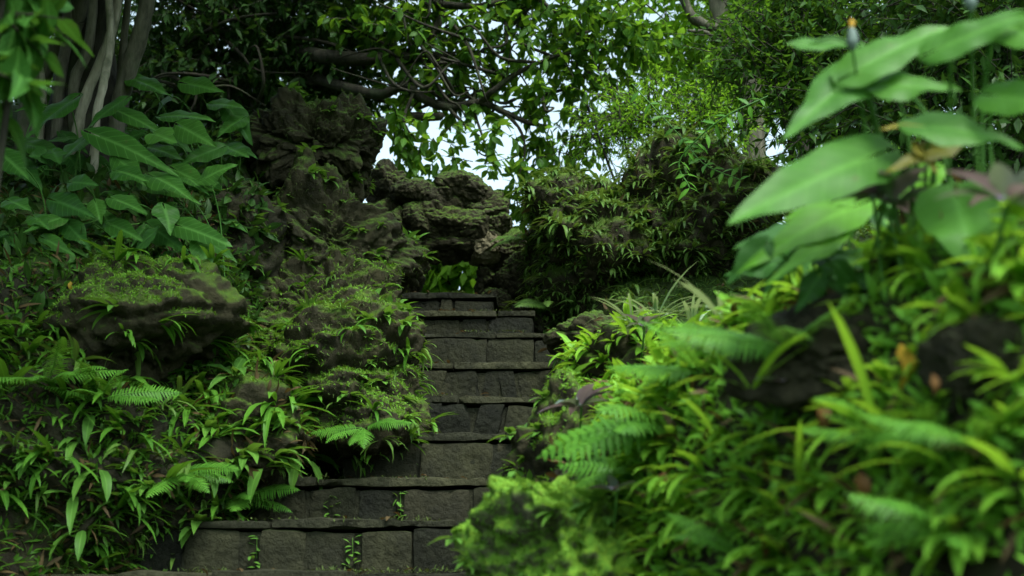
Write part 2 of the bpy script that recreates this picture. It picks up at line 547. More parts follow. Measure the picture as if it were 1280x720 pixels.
rk['moundr'] = tag(rock('boulder', at(868, 300, 7.1), (.62, .6, .60), 71, 'rock_moss', (0, .1, .8), rough=.22),
                   'broad dark boulder under hanging ferns behind the big arrowhead leaves', 'boulder', G)
G = 'rocks of the near right bank'
rk['bright'] = tag(rock('boulder', at(698, 690, 2.95) + [.03, .12, -.04], (.23, .28, .29), 81, 'rock_bright', (0, -.2, .4), rough=.22, pit=.09),
                   'low boulder coated in bright green moss at the right foot of the steps', 'boulder', G)
rk['hollow'] = tag(rock('boulder', slope_hit(765, 640) + [0, .10, 0], (.17, .2, .17), 84, 'rock_dark', (0, .3, .1), rough=.25),
                   'dark earthy boulder with a shaded hollow behind the bright mossy one', 'boulder', G)
rk['edge'] = tag(rock('boulder', at(700, 560, 4.0) + [.03, .1, -.12], (.22, .34, .42), 88, 'rock_moss', (0, .1, .2), rough=.25),
                 'upright mossy boulder along the right ends of the middle steps', 'boulder', G)
rk['bankt'] = tag(rock('boulder', slope_hit(1050, 445) + [0, .06, 0], (.20, .17, .14), 93, 'rock_dark', (0, .2, .2), rough=.25),
                  'bare brown boulder showing through the ferns below the yellow leaf', 'boulder', G)
rk['banke'] = tag(rock('boulder', slope_hit(1268, 440) + [0, .07, -.03], (.10, .12, .09), 97, 'rock_dark', (0, .2, .9), rough=.25),
                  'shaded grey boulder at the right edge under the arrowhead plants', 'boulder', G)
rk['slab'] = tag(rock('boulder', at(755, 425, 5.9), (.30, .22, .12), 99, 'rock', (0, .05, .2), rough=.2),
                 'flat grey boulder at the right end of the upper steps below the hanging ferns', 'boulder', G)
rk['up'] = tag(rock('boulder', at(880, 470, 4.6), (.45, .4, .22), 103, 'rock_moss', (0, .05, .2), rough=.2),
               'mossy boulder topped with pale grass above the near right bank', 'boulder', G)

# ------------------------------------------------------------------ the stone staircase
def noisy_box(mb, lo, hi, seed, seg=.028, bev=.014, amp=.012, shear=0.):
    lo, hi = np.asarray(lo, float), np.asarray(hi, float)
    tint = np.random.default_rng(seed).uniform(.15, .95)
    c, h = (lo + hi) / 2, (hi - lo) / 2
    nseg = np.maximum(2, np.round(2 * h / seg).astype(int))
    nseg = np.minimum(nseg, 60)
    for ax in range(3):
        u, v = [i for i in range(3) if i != ax]
        for sg in (-1, 1):
            gu = np.linspace(-1, 1, nseg[u] + 1)
            gv = np.linspace(-1, 1, nseg[v] + 1)
            U, V = np.meshgrid(gu, gv, indexing='ij')
            P = np.zeros(U.shape + (3,))
            P[..., u], P[..., v], P[..., ax] = U, V, sg
            P = P.reshape(-1, 3) * h
            inn = np.clip(P, -h + bev, h - bev)
            d = P - inn
            P = inn + norm(d) * bev
            Q = P + c
            nz = fbm(Q * 9, 4, seed)
            nz2 = fbm(Q * 3.1, 2, seed + 5)
            pit = np.maximum(0, fbm(Q * 16, 2, seed + 9) - .38)
            Q = Q + norm(d) * (amp * (nz * .7 + nz2 * .9) - pit * .06)[:, None]
            Q[:, 0] += shear * (Q[:, 2] - c[2])
            i = np.arange(nseg[u])[:, None] * (nseg[v] + 1)
            j = np.arange(nseg[v])[None]
            f = np.stack([i + j, i + j + 1, i + nseg[v] + 2 + j, i + nseg[v] + 1 + j], -1).reshape(-1, 4)
            if (sg > 0) == (ax == 1):
                f = f[:, ::-1]
            A = np.zeros_like(Q)
            A[:, 2] = tint
            mb.add(Q, f, A)
    return mb


NOSE = [(715, 4.4), (649, 4.75), (597, 5.1), (540, 5.3), (494, 5.65), (452, 6.0), (414, 6.35), (388, 6.72), (365, 7.05)]
steps = [(Y, at(0, py, Y)[2]) for py, Y in NOSE]
for k in range(1, 8):
    steps.insert(0, (4.4 - .36 * k, steps[0][1] - (.2 if k < 8 else .1)))
stairs = empty('stone_staircase', (-.5, 1.88, 0))
tag(stairs, 'steep weathered grey stone staircase climbing between the mossy banks', 'staircase')
inv = -np.array(stairs.location)
ext = {8: (-.66, -.10), 7: (-.72, .12), 6: (-.80, .42), 5: (-.80, .52), 4: (-.75, .45), 3: (-.75, .25), 2: (-1.35, .2), 1: (-1.5, .2), 0: (-1.68, .2)}
for i, (Y, z) in enumerate(steps):
    k = i - 7
    x0, x1 = ext.get(k, (float(xl(Y)) - .15, float(xr(Y)) + .12))
    zl = steps[i - 1][1] if i else 0.0
    rg = np.random.default_rng(200 + i)
    top = z - .034
    mb, pale = MB(), MB()
    xs = [x0]
    while xs[-1] < x1 - .12:
        xs.append(min(x1, xs[-1] + (rg.uniform(.07, .24) if k in (5, 4, 8, 9) else rg.uniform(.14, .42))))
    if k == 2:
        xs = [x0, -1.02, -.86, -.655, -.47, -.17, .02, .2]
    if k == 1:
        xs = [x0, -1.28, -1.06, -.98, -.8, -.6, -.385, -.12, -.09, .2]
    for b in range(len(xs) - 1):
        g = rg.uniform(.001, .007)
        she = rg.uniform(-.3, .3) if k in (4, 5) else rg.uniform(-.04, .04)
        tgt = pale if (k == 2 and b == 4) or (k == 3 and b == 2) else mb
        lean = rg.uniform(-.006, .010)
        noisy_box(tgt, (xs[b] + g, Y + .028 - lean, zl - .06), (xs[b + 1] - g, Y + .30, top - rg.uniform(.002, .01)), 300 + i * 20 + b, bev=rg.uniform(.008, .02), amp=.017, shear=she)
    # mortar core behind the blocks
    noisy_box(mb, (x0 + .01, Y + .040, zl - .08), (x1 - .01, Y + .33, top - .012), 900 + i, seg=.05)
    st = mb.build('step', M['block'], stairs)
    st.location = inv
    st.matrix_parent_inverse.identity()
    if pale.n:
        pale.build('pale_block', M['block_tan'], st)
    tr = MB()
    xs = [x0 - .02]
    while xs[-1] < x1 - .2:
        xs.append(min(x1 + .02, xs[-1] + rg.uniform(.35, .75)))
    if xs[-1] < x1:
        xs[-1] = x1 + .02
    deep = (steps[i + 1][0] - Y + .06) if i + 1 < len(steps) else .9
    for b in range(len(xs) - 1):
        noisy_box(tr, (xs[b] + .002, Y + .017 + rg.uniform(-.010, .008), top), (xs[b + 1] - .003, Y + deep, z + rg.uniform(-.006, .006)), 700 + i * 10 + b, bev=.010, amp=.014)
    tr.build('tread_slab', M['tread'], st)

# ------------------------------------------------------------------ rubble arch at the head of the stairs
arch = empty('rubble_stone_arch', (-.4, 7.6, 3.2))
tag(arch, 'small arch of piled grey rubble stones with a green gap at the stair top', 'stone arch')
AST = [(575, 238, 34, 24), (543, 262, 36, 30), (600, 262, 34, 26), (517, 243, 26, 16), (488, 238, 26, 34), (560, 286, 52, 22), (600, 290, 34, 20),
       (510, 300, 30, 24), (575, 312, 66, 16), (535, 312, 40, 16), (497, 335, 24, 26), (512, 350, 18, 20), (642, 378, 26, 20), (629, 284, 13, 13), (505, 275, 16, 14),
       (478, 300, 26, 60), (610, 312, 30, 16), (612, 350, 19, 28), (640, 320, 22, 34), (634, 350, 16, 20), (487, 360, 22, 18), (623, 381, 22, 17), (650, 340, 24, 34), (588, 246, 26, 18), (524, 276, 26, 22)]
al = np.array(arch.location)
for q, (px, py, rx, ry) in enumerate(AST):
    Y = 7.55 + random.uniform(-.06, .1)
    s = Y / F
    o = rock('stone', at(px, py, Y) - al, (rx * s * 1.05, .17, ry * s * 1.12), 400 + q, 'rock_tan' if q == 16 else ('rock_moss' if q in (7, 8, 9, 5) else 'rock'),
             (random.uniform(-.2, .2), random.uniform(-.25, .25), random.uniform(-.3, .3)), arch, False, sub=6, rough=.10, pit=.06, planes=8, sharp=60., flat=.6, crack=.75)
    if q == 16:
        o['label'] = 'pale tan upright stone at the right side of the gap'

# ------------------------------------------------------------------ placing plants
def surf_arrays(objs, with_ground=None):
    T, S = [], []
    for o, p, f in SOLID:
        if o in objs:
            T.append(p[f])
            S += [o] * 1
    return T


tris_all, owner = [], []
for o, p, f in SOLID:
    tris_all.append(p[f])
gm = ground.data
gv = np.zeros(len(gm.vertices) * 3)
gm.vertices.foreach_get('co', gv)
gv = gv.reshape(-1, 3)
gl = np.zeros(len(gm.loops), int)
gm.loops.foreach_get('vertex_index', gl)
gq = gl.reshape(-1, 4)
gf = np.concatenate([gq[:, [0, 1, 2]], gq[:, [0, 2, 3]]])
gc = gv[gf].mean(1)
gf = gf[(np.abs(gc[:, 0]) < 4) & (gc[:, 1] > -1) & (gc[:, 1] < 11)]
GT = gv[gf]
vs, fs, n0 = [], [], 0
for o, p, f in SOLID:
    vs.append(p), fs.append(f + n0)
    n0 += len(p)
vs.append(gv), fs.append(gf + n0)
BV = BVHTree.FromPolygons(np.concatenate(vs).tolist(), np.concatenate(fs).tolist())


def proj(P):
    P = np.atleast_2d(P)
    x, y, z = P[:, 0], P[:, 1], P[:, 2] - CZ
    dep = y * CT + z * ST
    v = -y * ST + z * CT
    dep = np.maximum(dep, .05)
    return 640 + F * x / dep, 360 - F * v / dep, dep


EYES = [(0, 0, CZ), (-.5, .1, CZ + .1), (.35, .1, CZ + .15)]


def visible(p, n):
    q = Vector(p) + Vector(n) * .05 + Vector((0, 0, .03))
    for e in EYES:
        d = Vector(e) - q
        L = d.length
        if BV.ray_cast(q, d / L, L)[0] is None:
            return True
    return False


def scatter(tris, count, seed, accept, gap=.05, need_vis=True, tries=14):
    """points spread over the surfaces' area, where accept(point, normal, px, py) holds"""
    rg = np.random.default_rng(seed)
    e1, e2 = tris[:, 1] - tris[:, 0], tris[:, 2] - tris[:, 0]
    cr = np.cross(e1, e2)
    ar = np.linalg.norm(cr, axis=1)
    nn = norm(cr)
    c = tris.mean(1)
    px, py, dep = proj(c)
    ok = (px > -90) & (px < 1370) & (py > -90) & (py < 780) & (c[:, 1] > .9)
    ok &= accept(c, nn, px, py)
    ar = ar * ok
    if ar.sum() <= 0:
        return np.zeros((0, 3)), np.zeros((0, 3))
    idx = rg.choice(len(ar), count * tries, p=ar / ar.sum())
    r1, r2 = np.sqrt(rg.random(len(idx))), rg.random(len(idx))
    P = tris[idx, 0] * (1 - r1)[:, None] + tris[idx, 1] * (r1 * (1 - r2))[:, None] + tris[idx, 2] * (r1 * r2)[:, None]
    Nn = nn[idx]
    out, on = np.zeros((count, 3)), np.zeros((count, 3))
    k = 0
    for p, n in zip(P, Nn):
        if k and gap and (np.sum((out[:k] - p) ** 2, 1) < gap * gap).any():
            continue
        if need_vis and not visible(p, n):
            continue
        out[k], on[k] = p, n
        k += 1
        if k == count:
            break
    return out[:k], on[:k]


def tris_of(*keys):
    T = [p[f] for o, p, f in SOLID if any(rk.get(k) is o for k in keys)]
    if 'ground' in keys:
        T.append(GT)
    return np.concatenate(T)


# ---- plant meshes
def fan_tuft(prof, mat, L, W, n, wall, curl=(.7, 1.9), seed=0, up0=(.2, .9)):
    """a fern: n leaves from one crown, all round (floor) or out of a face towards +X (wall)"""
    rg = np.random.default_rng(seed)
    az = rg.uniform(-1.45, 1.45, n) if wall else np.arange(n) / n * 2 * PI + rg.uniform(-.4, .4, n)
    el = rg.uniform(-.35, .8, n) if wall else rg.uniform(up0[0], up0[1], n)
    d = np.stack([np.cos(az) * np.cos(el), np.sin(az) * np.cos(el), np.sin(el)], -1)
    ln = L * rg.uniform(.55, 1.1, n)
    mb = MB()
    leaves(mb, d * .012, d, (0, 0, 1), ln, W * rg.uniform(.8, 1.2, n), rg.uniform(*curl, n), rg.uniform(.1, .45, n), prof, wave=.12)
    return mb.mesh('fern', mat)


def pinnate(L, W, n, curl, seed, mat, back=.25, pw=None, fill=1.):
    """one feathery frond along +X: rachis and pinnae"""
    rg = np.random.default_rng(seed)
    mb = MB()
    S = 24
    t = np.linspace(0, 1, S)
    a = curl * t + .15 * np.sin(t * 5 + seed)
    x = np.cumsum(np.cos(a)) / S * L
    z = np.cumsum(-np.sin(a)) / S * L
    y = .05 * L * np.sin(t * 2.5 + seed) - .05 * L * math.sin(seed)
    P = np.stack([x, y, z], -1)
    tube(mb, P, np.linspace(.0035, .001, S) * L / .4, 4)
    u = np.linspace(.12, .99, n)
    base = np.stack([np.interp(u, t, P[:, i]) for i in range(3)], -1)
    tan = norm(np.stack([np.interp(u, t, np.gradient(P[:, i])) for i in range(3)], -1))
    sd = norm(np.cross(tan, np.array([0, 0, 1.])))
    nr = np.cross(sd, tan)
    env = np.sin(np.clip(u * 1.02, 0, 1) ** .75 * PI) ** .7 * .97 + .03
    for sg in (-1, 1):
        d = sd * sg + tan * (back + .3 * u[:, None]) - nr * .12 + rg.normal(0, .05, (n, 3))
        leaves(mb, base, d, nr, W * env * rg.uniform(.85, 1.1, n), (pw or L / n * .95) * fill, .45, .1, 'pinna')
    return mb.mesh('frond', mat)


COUNT = {}


def put(mesh, name, p, rotz=0., s=1., tilt=None, label=None, cat=None, group=None):
    o = obj(name, mesh)
    o.location = [float(c) for c in p]
    q = Matrix.Rotation(rotz, 4, 'Z')
    if tilt is not None:
        u = Vector(tilt).normalized()
        q = Vector((0, 0, 1)).rotation_difference(u).to_matrix().to_4x4() @ q
    o.rotation_euler = q.to_euler()
    o.scale = (s, s, s)
    tag(o, label, cat, group)
    return o


def plant_on(points, normals, floor, wall, name, label, cat, group, seed, s=(.7, 1.25)):
    rg = random.Random(seed)
    for p, n in zip(points, normals):
        sc = rg.uniform(*s)
        if n[2] > .62:
            t = np.array([n[0] * .7, n[1] * .7, 1])
            put(rg.choice(floor), name, p - n * .008, rg.uniform(0, 6.28), sc, t, label, cat, group)
        else:
            put(rg.choice(wall), name, p - n * .008, math.atan2(n[1], n[0]) + rg.uniform(-.5, .5), sc, None, label, cat, group)


def any_(c, n, px, py):
    return np.ones(len(c), bool)


# strap-leaved ferns of the left bank
sf = [fan_tuft('strap', M['strap'], .19, .026, 9, False, (.8, 1.9), s) for s in range(5)]
sw = [fan_tuft('strap', M['strap'], .19, .026, 8, True, (.5, 1.7), s + 10) for s in range(6)]


def n_wave(c, sc, seed):
    return fbm(c * sc, 2, seed)


sf += [fan_tuft('lance', M['herb'], .15, .036, 7, False, (.4, 1.4), s + 70) for s in range(2)] + [fan_tuft('lance', M['dark_fern'], .17, .018, 11, False, (.7, 1.9), s + 74) for s in range(2)]
sw += [fan_tuft('lance', M['herb'], .15, .036, 7, True, (.4, 1.4), s + 78) for s in range(2)] + [fan_tuft('lance', M['dark_fern'], .17, .018, 10, True, (.6, 1.8), s + 82) for s in range(2)]


def acc_left(c, n, px, py):
    lim = 330 + 60 * (py > 470)
    return (px < lim) & (py > 395) & (n_wave(c, 3.5, 4) > -.38)


LG = 'ferns of the left bank'
for keys, cnt, lab, sd in ((('low', 'ground'), 150, 'narrow-leaved fern in the dense fern cover at the lower left', 1),
                           (('left',), 42, 'strap-leaved fern on the dark boulder at the left edge', 2),
                           (('foot',), 36, 'strap-leaved fern on the squat boulder overhanging the lower steps', 3),
                           (('mossy',), 15, 'strap-leaved fern on the sides of the moss-capped boulder', 4)):
    P, N = scatter(tris_of(*keys), cnt, 50 + sd, acc_left if sd != 4 else (lambda c, n, px, py: (n[:, 2] < .45)), .062)
    plant_on(P, N, sf, sw, 'strap_fern', lab, 'fern', LG, sd, (.5, 1.4))
P, N = scatter(tris_of('lower', 'landing', 'slope'), 56, 61, lambda c, n, px, py: (n_wave(c, 4, 9) > -.1), .09)
plant_on(P, N, sf, sw, 'strap_fern', 'strap-leaved fern hanging from the big boulder beside the middle steps', 'fern', LG, 8, (.5, .95))

# small seedlings on the crags
hb = [fan_tuft('ovate', M['herb'], .075, .03, 6, False, (.2, .9), s, (.2, 1.1)) for s in range(4)]
hw = [fan_tuft('ovate', M['herb'], .075, .03, 6, True, (.2, .9), s + 5) for s in range(4)]
for keys, cnt, lab, sd in ((('lower', ), 36, 'small broad-leaved seedling on the big boulder beside the middle steps', 1),
                           (('middle', 'gap'), 40, 'small broad-leaved seedling on the brown crag of the left outcrop', 2),
                           (('upper',), 26, 'small broad-leaved seedling on the topmost boulder of the left outcrop', 3),
                           (('edge', 'bright'), 44, 'small broad-leaved seedling on the mossy boulder at the right ends of the steps', 4)):
    P, N = scatter(tris_of(*keys), cnt, 70 + sd, any_, .05)
    plant_on(P, N, hb, hw, 'seedling', lab, 'seedling', 'seedlings on the rocks', sd, (.5, 1.3))

# dark hanging ferns of the far right mound
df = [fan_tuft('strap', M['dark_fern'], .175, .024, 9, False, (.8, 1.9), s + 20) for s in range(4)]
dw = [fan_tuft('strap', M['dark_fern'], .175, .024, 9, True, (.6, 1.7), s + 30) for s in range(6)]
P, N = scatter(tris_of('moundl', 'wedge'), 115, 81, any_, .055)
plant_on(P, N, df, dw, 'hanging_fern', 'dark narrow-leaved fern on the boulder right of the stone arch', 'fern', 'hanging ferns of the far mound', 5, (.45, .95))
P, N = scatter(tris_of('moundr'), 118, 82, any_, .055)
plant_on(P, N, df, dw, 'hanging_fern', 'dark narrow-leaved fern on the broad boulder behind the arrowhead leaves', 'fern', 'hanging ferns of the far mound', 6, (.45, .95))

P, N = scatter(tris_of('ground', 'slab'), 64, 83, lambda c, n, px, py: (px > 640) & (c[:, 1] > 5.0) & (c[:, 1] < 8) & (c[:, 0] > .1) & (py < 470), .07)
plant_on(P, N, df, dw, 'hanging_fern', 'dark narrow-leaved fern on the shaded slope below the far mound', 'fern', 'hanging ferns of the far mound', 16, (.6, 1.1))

# bright ferns of the near right bank
bf = [fan_tuft('lance', M['bright_fern'], .125, .026, 11, False, (.4, 1.6), s + 40, (.2, 1.2)) for s in range(6)]
bw = [fan_tuft('lance', M['bright_fern'], .125, .026, 10, True, (.3, 1.5), s + 50) for s in range(6)]


def acc_right(c, n, px, py):
    return (c[:, 0] > xr(c[:, 1]) - .02) & (c[:, 1] < 5.2) & (py > 300) & (n_wave(c, 2.6, 14) > -.42) & ~((px < 745) & (py > 575))


P, N = scatter(tris_of('ground', 'up', 'hollow'), 285, 91, acc_right, .07)
near = P[:, 1] < 2.7
RG = 'bright ferns of the near right bank'
plant_on(P[near], N[near], bf, bw, 'bright_fern', 'bright green small-leaved fern on the front slope of the right bank', 'fern', RG, 7, (.5, 1.15))
plant_on(P[~near], N[~near], bf, bw, 'bright_fern', 'bright green small-leaved fern on the upper slope of the right bank', 'fern', RG, 9, (.55, 1.2))

# feathery ferns, each frond a part
FR = [pinnate(.42, .085, 22, .7, s, M['frond'], fill=.72) for s in range(3)]
FRB = [pinnate(.40, .10, 14, .8, s + 4, M['frond'], fill=.8) for s in range(2)]
FRD = [pinnate(.34, .055, 26, .9, s + 8, M['dark_fern']) for s in range(2)]


def feather(p, n_fr, face, spread, el, s, meshes, label, group, seed):
    rg = random.Random(seed)
    root = empty('feather_fern', p)
    tag(root, label, 'fern', group)
    for k in range(n_fr):
        az = face + spread * ((k + .5) / n_fr * 2 - 1) + rg.uniform(-.15, .15)
        o = obj('frond', rg.choice(meshes), root)
        o.rotation_euler = (.8 * math.cos(az) + rg.uniform(-.3, .3), -rg.uniform(*el), az)
        q = s * rg.uniform(.75, 1.1)
        o.scale = (q, q, q)
    return root


def on_ground(px, py, Y0=1., Y1=9.):
    """where the sight line through a pixel meets the rocks or the ground"""
    d = Vector(at(px, py, 5.) - np.array([0, 0, CZ])).normalized()
    h = BV.ray_cast(Vector((0, 0, CZ)) + d * Y0, d)
    if h[0] is None:
        p = at(px, py, 4.)
        return np.array([p[0], p[1], float(ground_h(p[0], p[1]))]), np.array([0, 0, 1.])
    return np.array(h[0]), np.array(h[1])


def crest(px, far=5.2):
    """the skyline of the near bank in one column of the picture"""
    for py in range(250, 560, 3):
        p, n = on_ground(px, py)
        if p[1] < far:
            return p
    return p


FG = 'feathery ferns'
for i, (px, py, nf, face, spr, el, s, ms, lab) in enumerate([
        (830, 550, 6, 3.6, .8, (.0, .6), .75, FRB, 'large feathery fern reaching left over the mossy boulder at the stair foot'),
        (790, 600, 5, 3.7, 1.0, (.0, .6), .55, FRB, 'feathery fern just behind the bright mossy boulder beside the steps'),
        (985, 440, 6, 3.9, 1.3, (.3, .8), .6, FR, 'soft feathery fern left of the bare brown boulder on the right bank'),
        (1130, 560, 6, 4.4, 1.6, (.3, .8), .5, FR, 'feathery fern arching below the yellow leaf on the right bank'),
        (1230, 560, 6, 4.0, 1.6, (.3, .8), .45, FR, 'feathery fern at the right edge of the near bank'),
        (1190, 690, 7, 4.4, 1.8, (.2, .9), .42, FRB, 'broad feathery fern in the lower right corner'),
        (930, 690, 6, 4.4, 1.8, (.3, .9), .4, FR, 'feathery fern low on the front of the right bank'),
        (880, 470, 6, 3.6, 1.4, (.3, .9), .55, FR, 'feathery fern on the upper right bank left of the others'),
        (650, 330, 7, 4.2, 1.3, (-.2, .6), 1.0, FRD, 'dark feathery fern on the mound right beside the arch'),
        (690, 385, 6, 4.0, 1.3, (-.2, .5), .9, FRD, 'dark feathery fern low on the mound above the top steps'),
        (660, 300, 6, 4.2, 1.3, (-.2, .5), .8, FRD, 'dark feathery fern high on the left side of the mound'),
        (455, 535, 6, 4.7, 1.3, (-.2, .5), .55, FR, 'feathery fern at the foot of the big left boulder above the landing'),
        (300, 620, 5, 5.2, 1.0, (.0, .4), .7, FR, 'feathery fern hanging over the left end of the lower steps'),
        (60, 480, 7, 5.2, 1.2, (.2, .8), .8, FR, 'feathery fern arching out at the left edge of the fern bank'),
        (125, 500, 7, 4.9, 1.4, (.2, .8), .7, FR, 'feathery fern on the lower left bank below the moss-capped boulder'),
        (225, 590, 6, 5.2, 1.1, (-.1, .5), .65, FR, 'feathery fern drooping towards the bottom step')]):
    p, n = on_ground(px, py)
    feather(p, nf, face, spr, el, s, ms, lab, FG, 500 + i)

lt = [fan_tuft('strap', M['bright_fern'], .30, .022, 5, False, (.6, 1.5), s + 66, (.5, 1.2)) for s in range(3)]
for i, (px, py, s, lab) in enumerate([(1000, 640, .75, 'long-bladed plant with one broad bright blade low on the right bank'), (1100, 560, .9, 'long-bladed plant arching over the shaded middle of the right bank'), (900, 560, .7, 'long-bladed plant left of the shaded middle of the right bank'),
                                      (1200, 600, .8, 'long-bladed plant near the right edge of the near bank'), (830, 700, .6, 'long-bladed plant at the lowest edge of the right bank'), (940, 490, .8, 'long-bladed plant high on the right bank beside the feathery ferns')]):
    p, n = on_ground(px, py)
    put(lt[i % 3], 'blade_plant', p, 4.2 + i * 1.1, s, None, lab, 'plant', 'long-bladed plants')

# pale grassy tufts at the top of the right bank
gt = [fan_tuft('lance', M['grass'], .26, .014, 14, False, (.5, 1.6), s + 60, (.3, 1.1)) for s in range(3)]
for i, (px, py, s, lab) in enumerate([(820, 395, 1., 'pale grassy tuft at the left crest of the right bank'), (865, 385, 1.2, 'largest pale grassy tuft on the crest of the right bank'),
                                      (790, 410, .8, 'pale grassy tuft beside the flat grey boulder'), (905, 380, .9, 'pale grassy tuft nearest the hanging ferns of the mound')]):
    p = crest(px)
    put(gt[i % 3], 'grass_tuft', p, i * 1.3, s * 1.0, None, lab, 'grass tuft', 'pale grassy tufts')

# purple wandering plants
def purple_plant(p, s, label, seed):
    rg = np.random.default_rng(seed)
    root = empty('purple_plant', p)
    tag(root, label, 'plant', 'purple-leaved plants')
    n = 9
    az = np.arange(n) * 2.4 + rg.uniform(-.3, .3, n)
    el = rg.uniform(.1, .9, n)
    d = np.stack([np.cos(az) * np.cos(el), np.sin(az) * np.cos(el), np.sin(el)], -1)
    for nm, mt, sel in (('purple_leaf', 'purple', np.arange(n) % 2 == 0), ('silver_leaf', 'silver', np.arange(n) % 2 == 1)):
        mb = MB()
        k = int(sel.sum())
        leaves(mb, d[sel] * .01 + [0, 0, .09], d[sel], (0, 0, 1), .10 * s * rg.uniform(.8, 1.15, k), .040 * s, .7, .35, 'ovate')
        mb.build(nm, M[mt], root)
    mb = MB()
    tube(mb, [(0, .2, -.05), (.003, .06, .03), (.005, .004, .09)], .004, 5)
    mb.build('stem', M['petiole'], root)


for i, (px, py, Y, s, lab) in enumerate([(725, 515, 3.6, 1.25, 'purple-leaved plant on the mossy boulder beside the middle steps'),
                                         (805, 440, 3.9, .9, 'purple-leaved plant half hidden near the pale grass'),
                                         (1120, 315, 2.0, 1.1, 'purple and silver plant between the heart-shaped leaf and the fern slope'),
                                         (965, 335, 2.3, .8, 'small purple-leaved plant at the crest of the right bank'),
                                         (1100, 225, 2.2, 1.0, 'purple-leaved plant right under the largest arrowhead leaf'),
                                         (1265, 325, 2.0, 1.0, 'purple-leaved plant at the right edge beside the heart-shaped leaf'),
                                         (770, 665, 3.0, .7, 'purple-leaved plant low in the shaded hollow beside the bright mossy boulder')]):
    p, n = on_ground(px, py)
    if p[1] > Y + 1.2:
        p = at(px, py, Y)
        p[2] = float(ground_h(p[0], p[1]))
    e = np.array([0, 0, CZ]) - p
    purple_plant(p + e / np.linalg.norm(e) * (.2 if i == 0 else .12) + [0, 0, -.075 if i == 0 else .0], s * .95, lab, 600 + i)


# ------------------------------------------------------------------ arrowhead plants
def arrow_leaf(mb, base, tip, nrm, W, droop=.35, lobe=.32, fold=.22, cols=4, seed=0, heart=False):
    base, tip = np.asarray(base, float), np.asarray(tip, float)
    ax = tip - base
    L = np.linalg.norm(ax)
    ax = ax / L
    nrm = np.asarray(nrm, float)
    nrm = norm(nrm - ax * (nrm @ ax))
    sd = np.cross(ax, nrm)
    v = np.concatenate([np.linspace(-lobe, 0, 6)[:-1], np.linspace(0, 1, 13)])
    if heart:
        w = np.where(v < 0, np.sqrt(np.clip(1 - (v / lobe) ** 2, 0, 1)) * .96, np.clip(1 - v, 0, 1) ** .62 * (1 + .12 * np.sin(v * PI)))
    else:
        w = np.where(v < 0, (np.clip((v + lobe) / lobe, 0, 1)) ** .55 * .9, np.clip(1 - v, 0, 1) ** .8 * (.9 + .35 * np.sin(np.clip(v * 1.6, 0, 1) * PI)))
    w = np.maximum(w, .012)
    inn = np.where(v < 0, np.minimum(-v * .55, .9) * .6, 0)
    rg = np.random.default_rng(seed)
    ph = rg.uniform(0, 6, 4)
    r = rg.random()
    for sg in (-1, 1):
        c = np.linspace(0, 1, cols + 1)
        V = np.zeros((len(v), cols + 1, 3))
        A = np.zeros_like(V)
        for j, cc in enumerate(c):
            x = (np.minimum(inn, w * .8) + (w - np.minimum(inn, w * .8)) * cc) * W * .5
            z = x * math.tan(fold) - droop * L * np.maximum(v, 0) ** 2 * .5 + .10 * droop * L * 0 - (x / W) ** 2 * W * .5
            z = z + W * .035 * np.sin(v * 9 + ph[0] + sg) * cc + W * .03 * np.sin(v * 17 + ph[1]) * cc
            V[:, j] = base + ax * (v * L)[:, None] + sd * (sg * x)[:, None] + nrm * z[:, None]
            A[:, j, 0] = sg * np.clip(x / (W * .5), 0, 1)
        A[..., 1] = v[:, None]
        A[..., 2] = r
        i = np.arange(len(v) - 1)[:, None] * (cols + 1)
        j = np.arange(cols)[None]
        f = np.stack([i + j, i + j + 1, i + cols + 2 + j, i + cols + 1 + j], -1).reshape(-1, 4)
        if sg < 0:
            f = f[:, ::-1]
        mb.add(V.reshape(-1, 3), f, A.reshape(-1, 3))


def arrow_plant(root_xy, leaf_list, mat, label, group, seed, rootz=None, heart=()):
    """leaf_list: (base, tip, width) in metres; petioles rise from one root"""
    rg = np.random.default_rng(seed)
    rz = float(ground_h(*root_xy)) if rootz is None else rootz
    R = np.array([root_xy[0], root_xy[1], rz])
    root = empty('arrowhead_plant', R)
    tag(root, label, 'plant', group)
    for k, (b, t, W) in enumerate(leaf_list):
        b, t = np.asarray(b) - R, np.asarray(t) - R
        nrm = np.array([rg.uniform(-.5, .5), -.9, rg.uniform(.2, 1.)])
        mb = MB()
        arrow_leaf(mb, b, t, nrm, W, rg.uniform(.15, .4), seed=seed * 31 + k, heart=k in heart)
        mb.build('leaf_blade', M[mat], root)
        pb = MB()
        s0 = rg.uniform(-.06, .06, 3) * [1, 1, 0]
        m1 = s0 * .5 + b * [.25, .25, .55] + [0, 0, .02]
        m2 = b * [.75, .75, .96] + [0, 0, .015]
        tube(pb, [s0 - [0, 0, .03], m1, m2, b], [.0036, .0034, .003, .0024], 6, sub=5)
        pb.build('petiole', M['petiole'], root)
    return root


def pxl(lst, Y, wk=1.):
    return [(at(a[0], a[1], Y + d0), at(b_[0], b_[1], Y + d1), w * Y / F * wk) for a, b_, w, d0, d1 in lst]


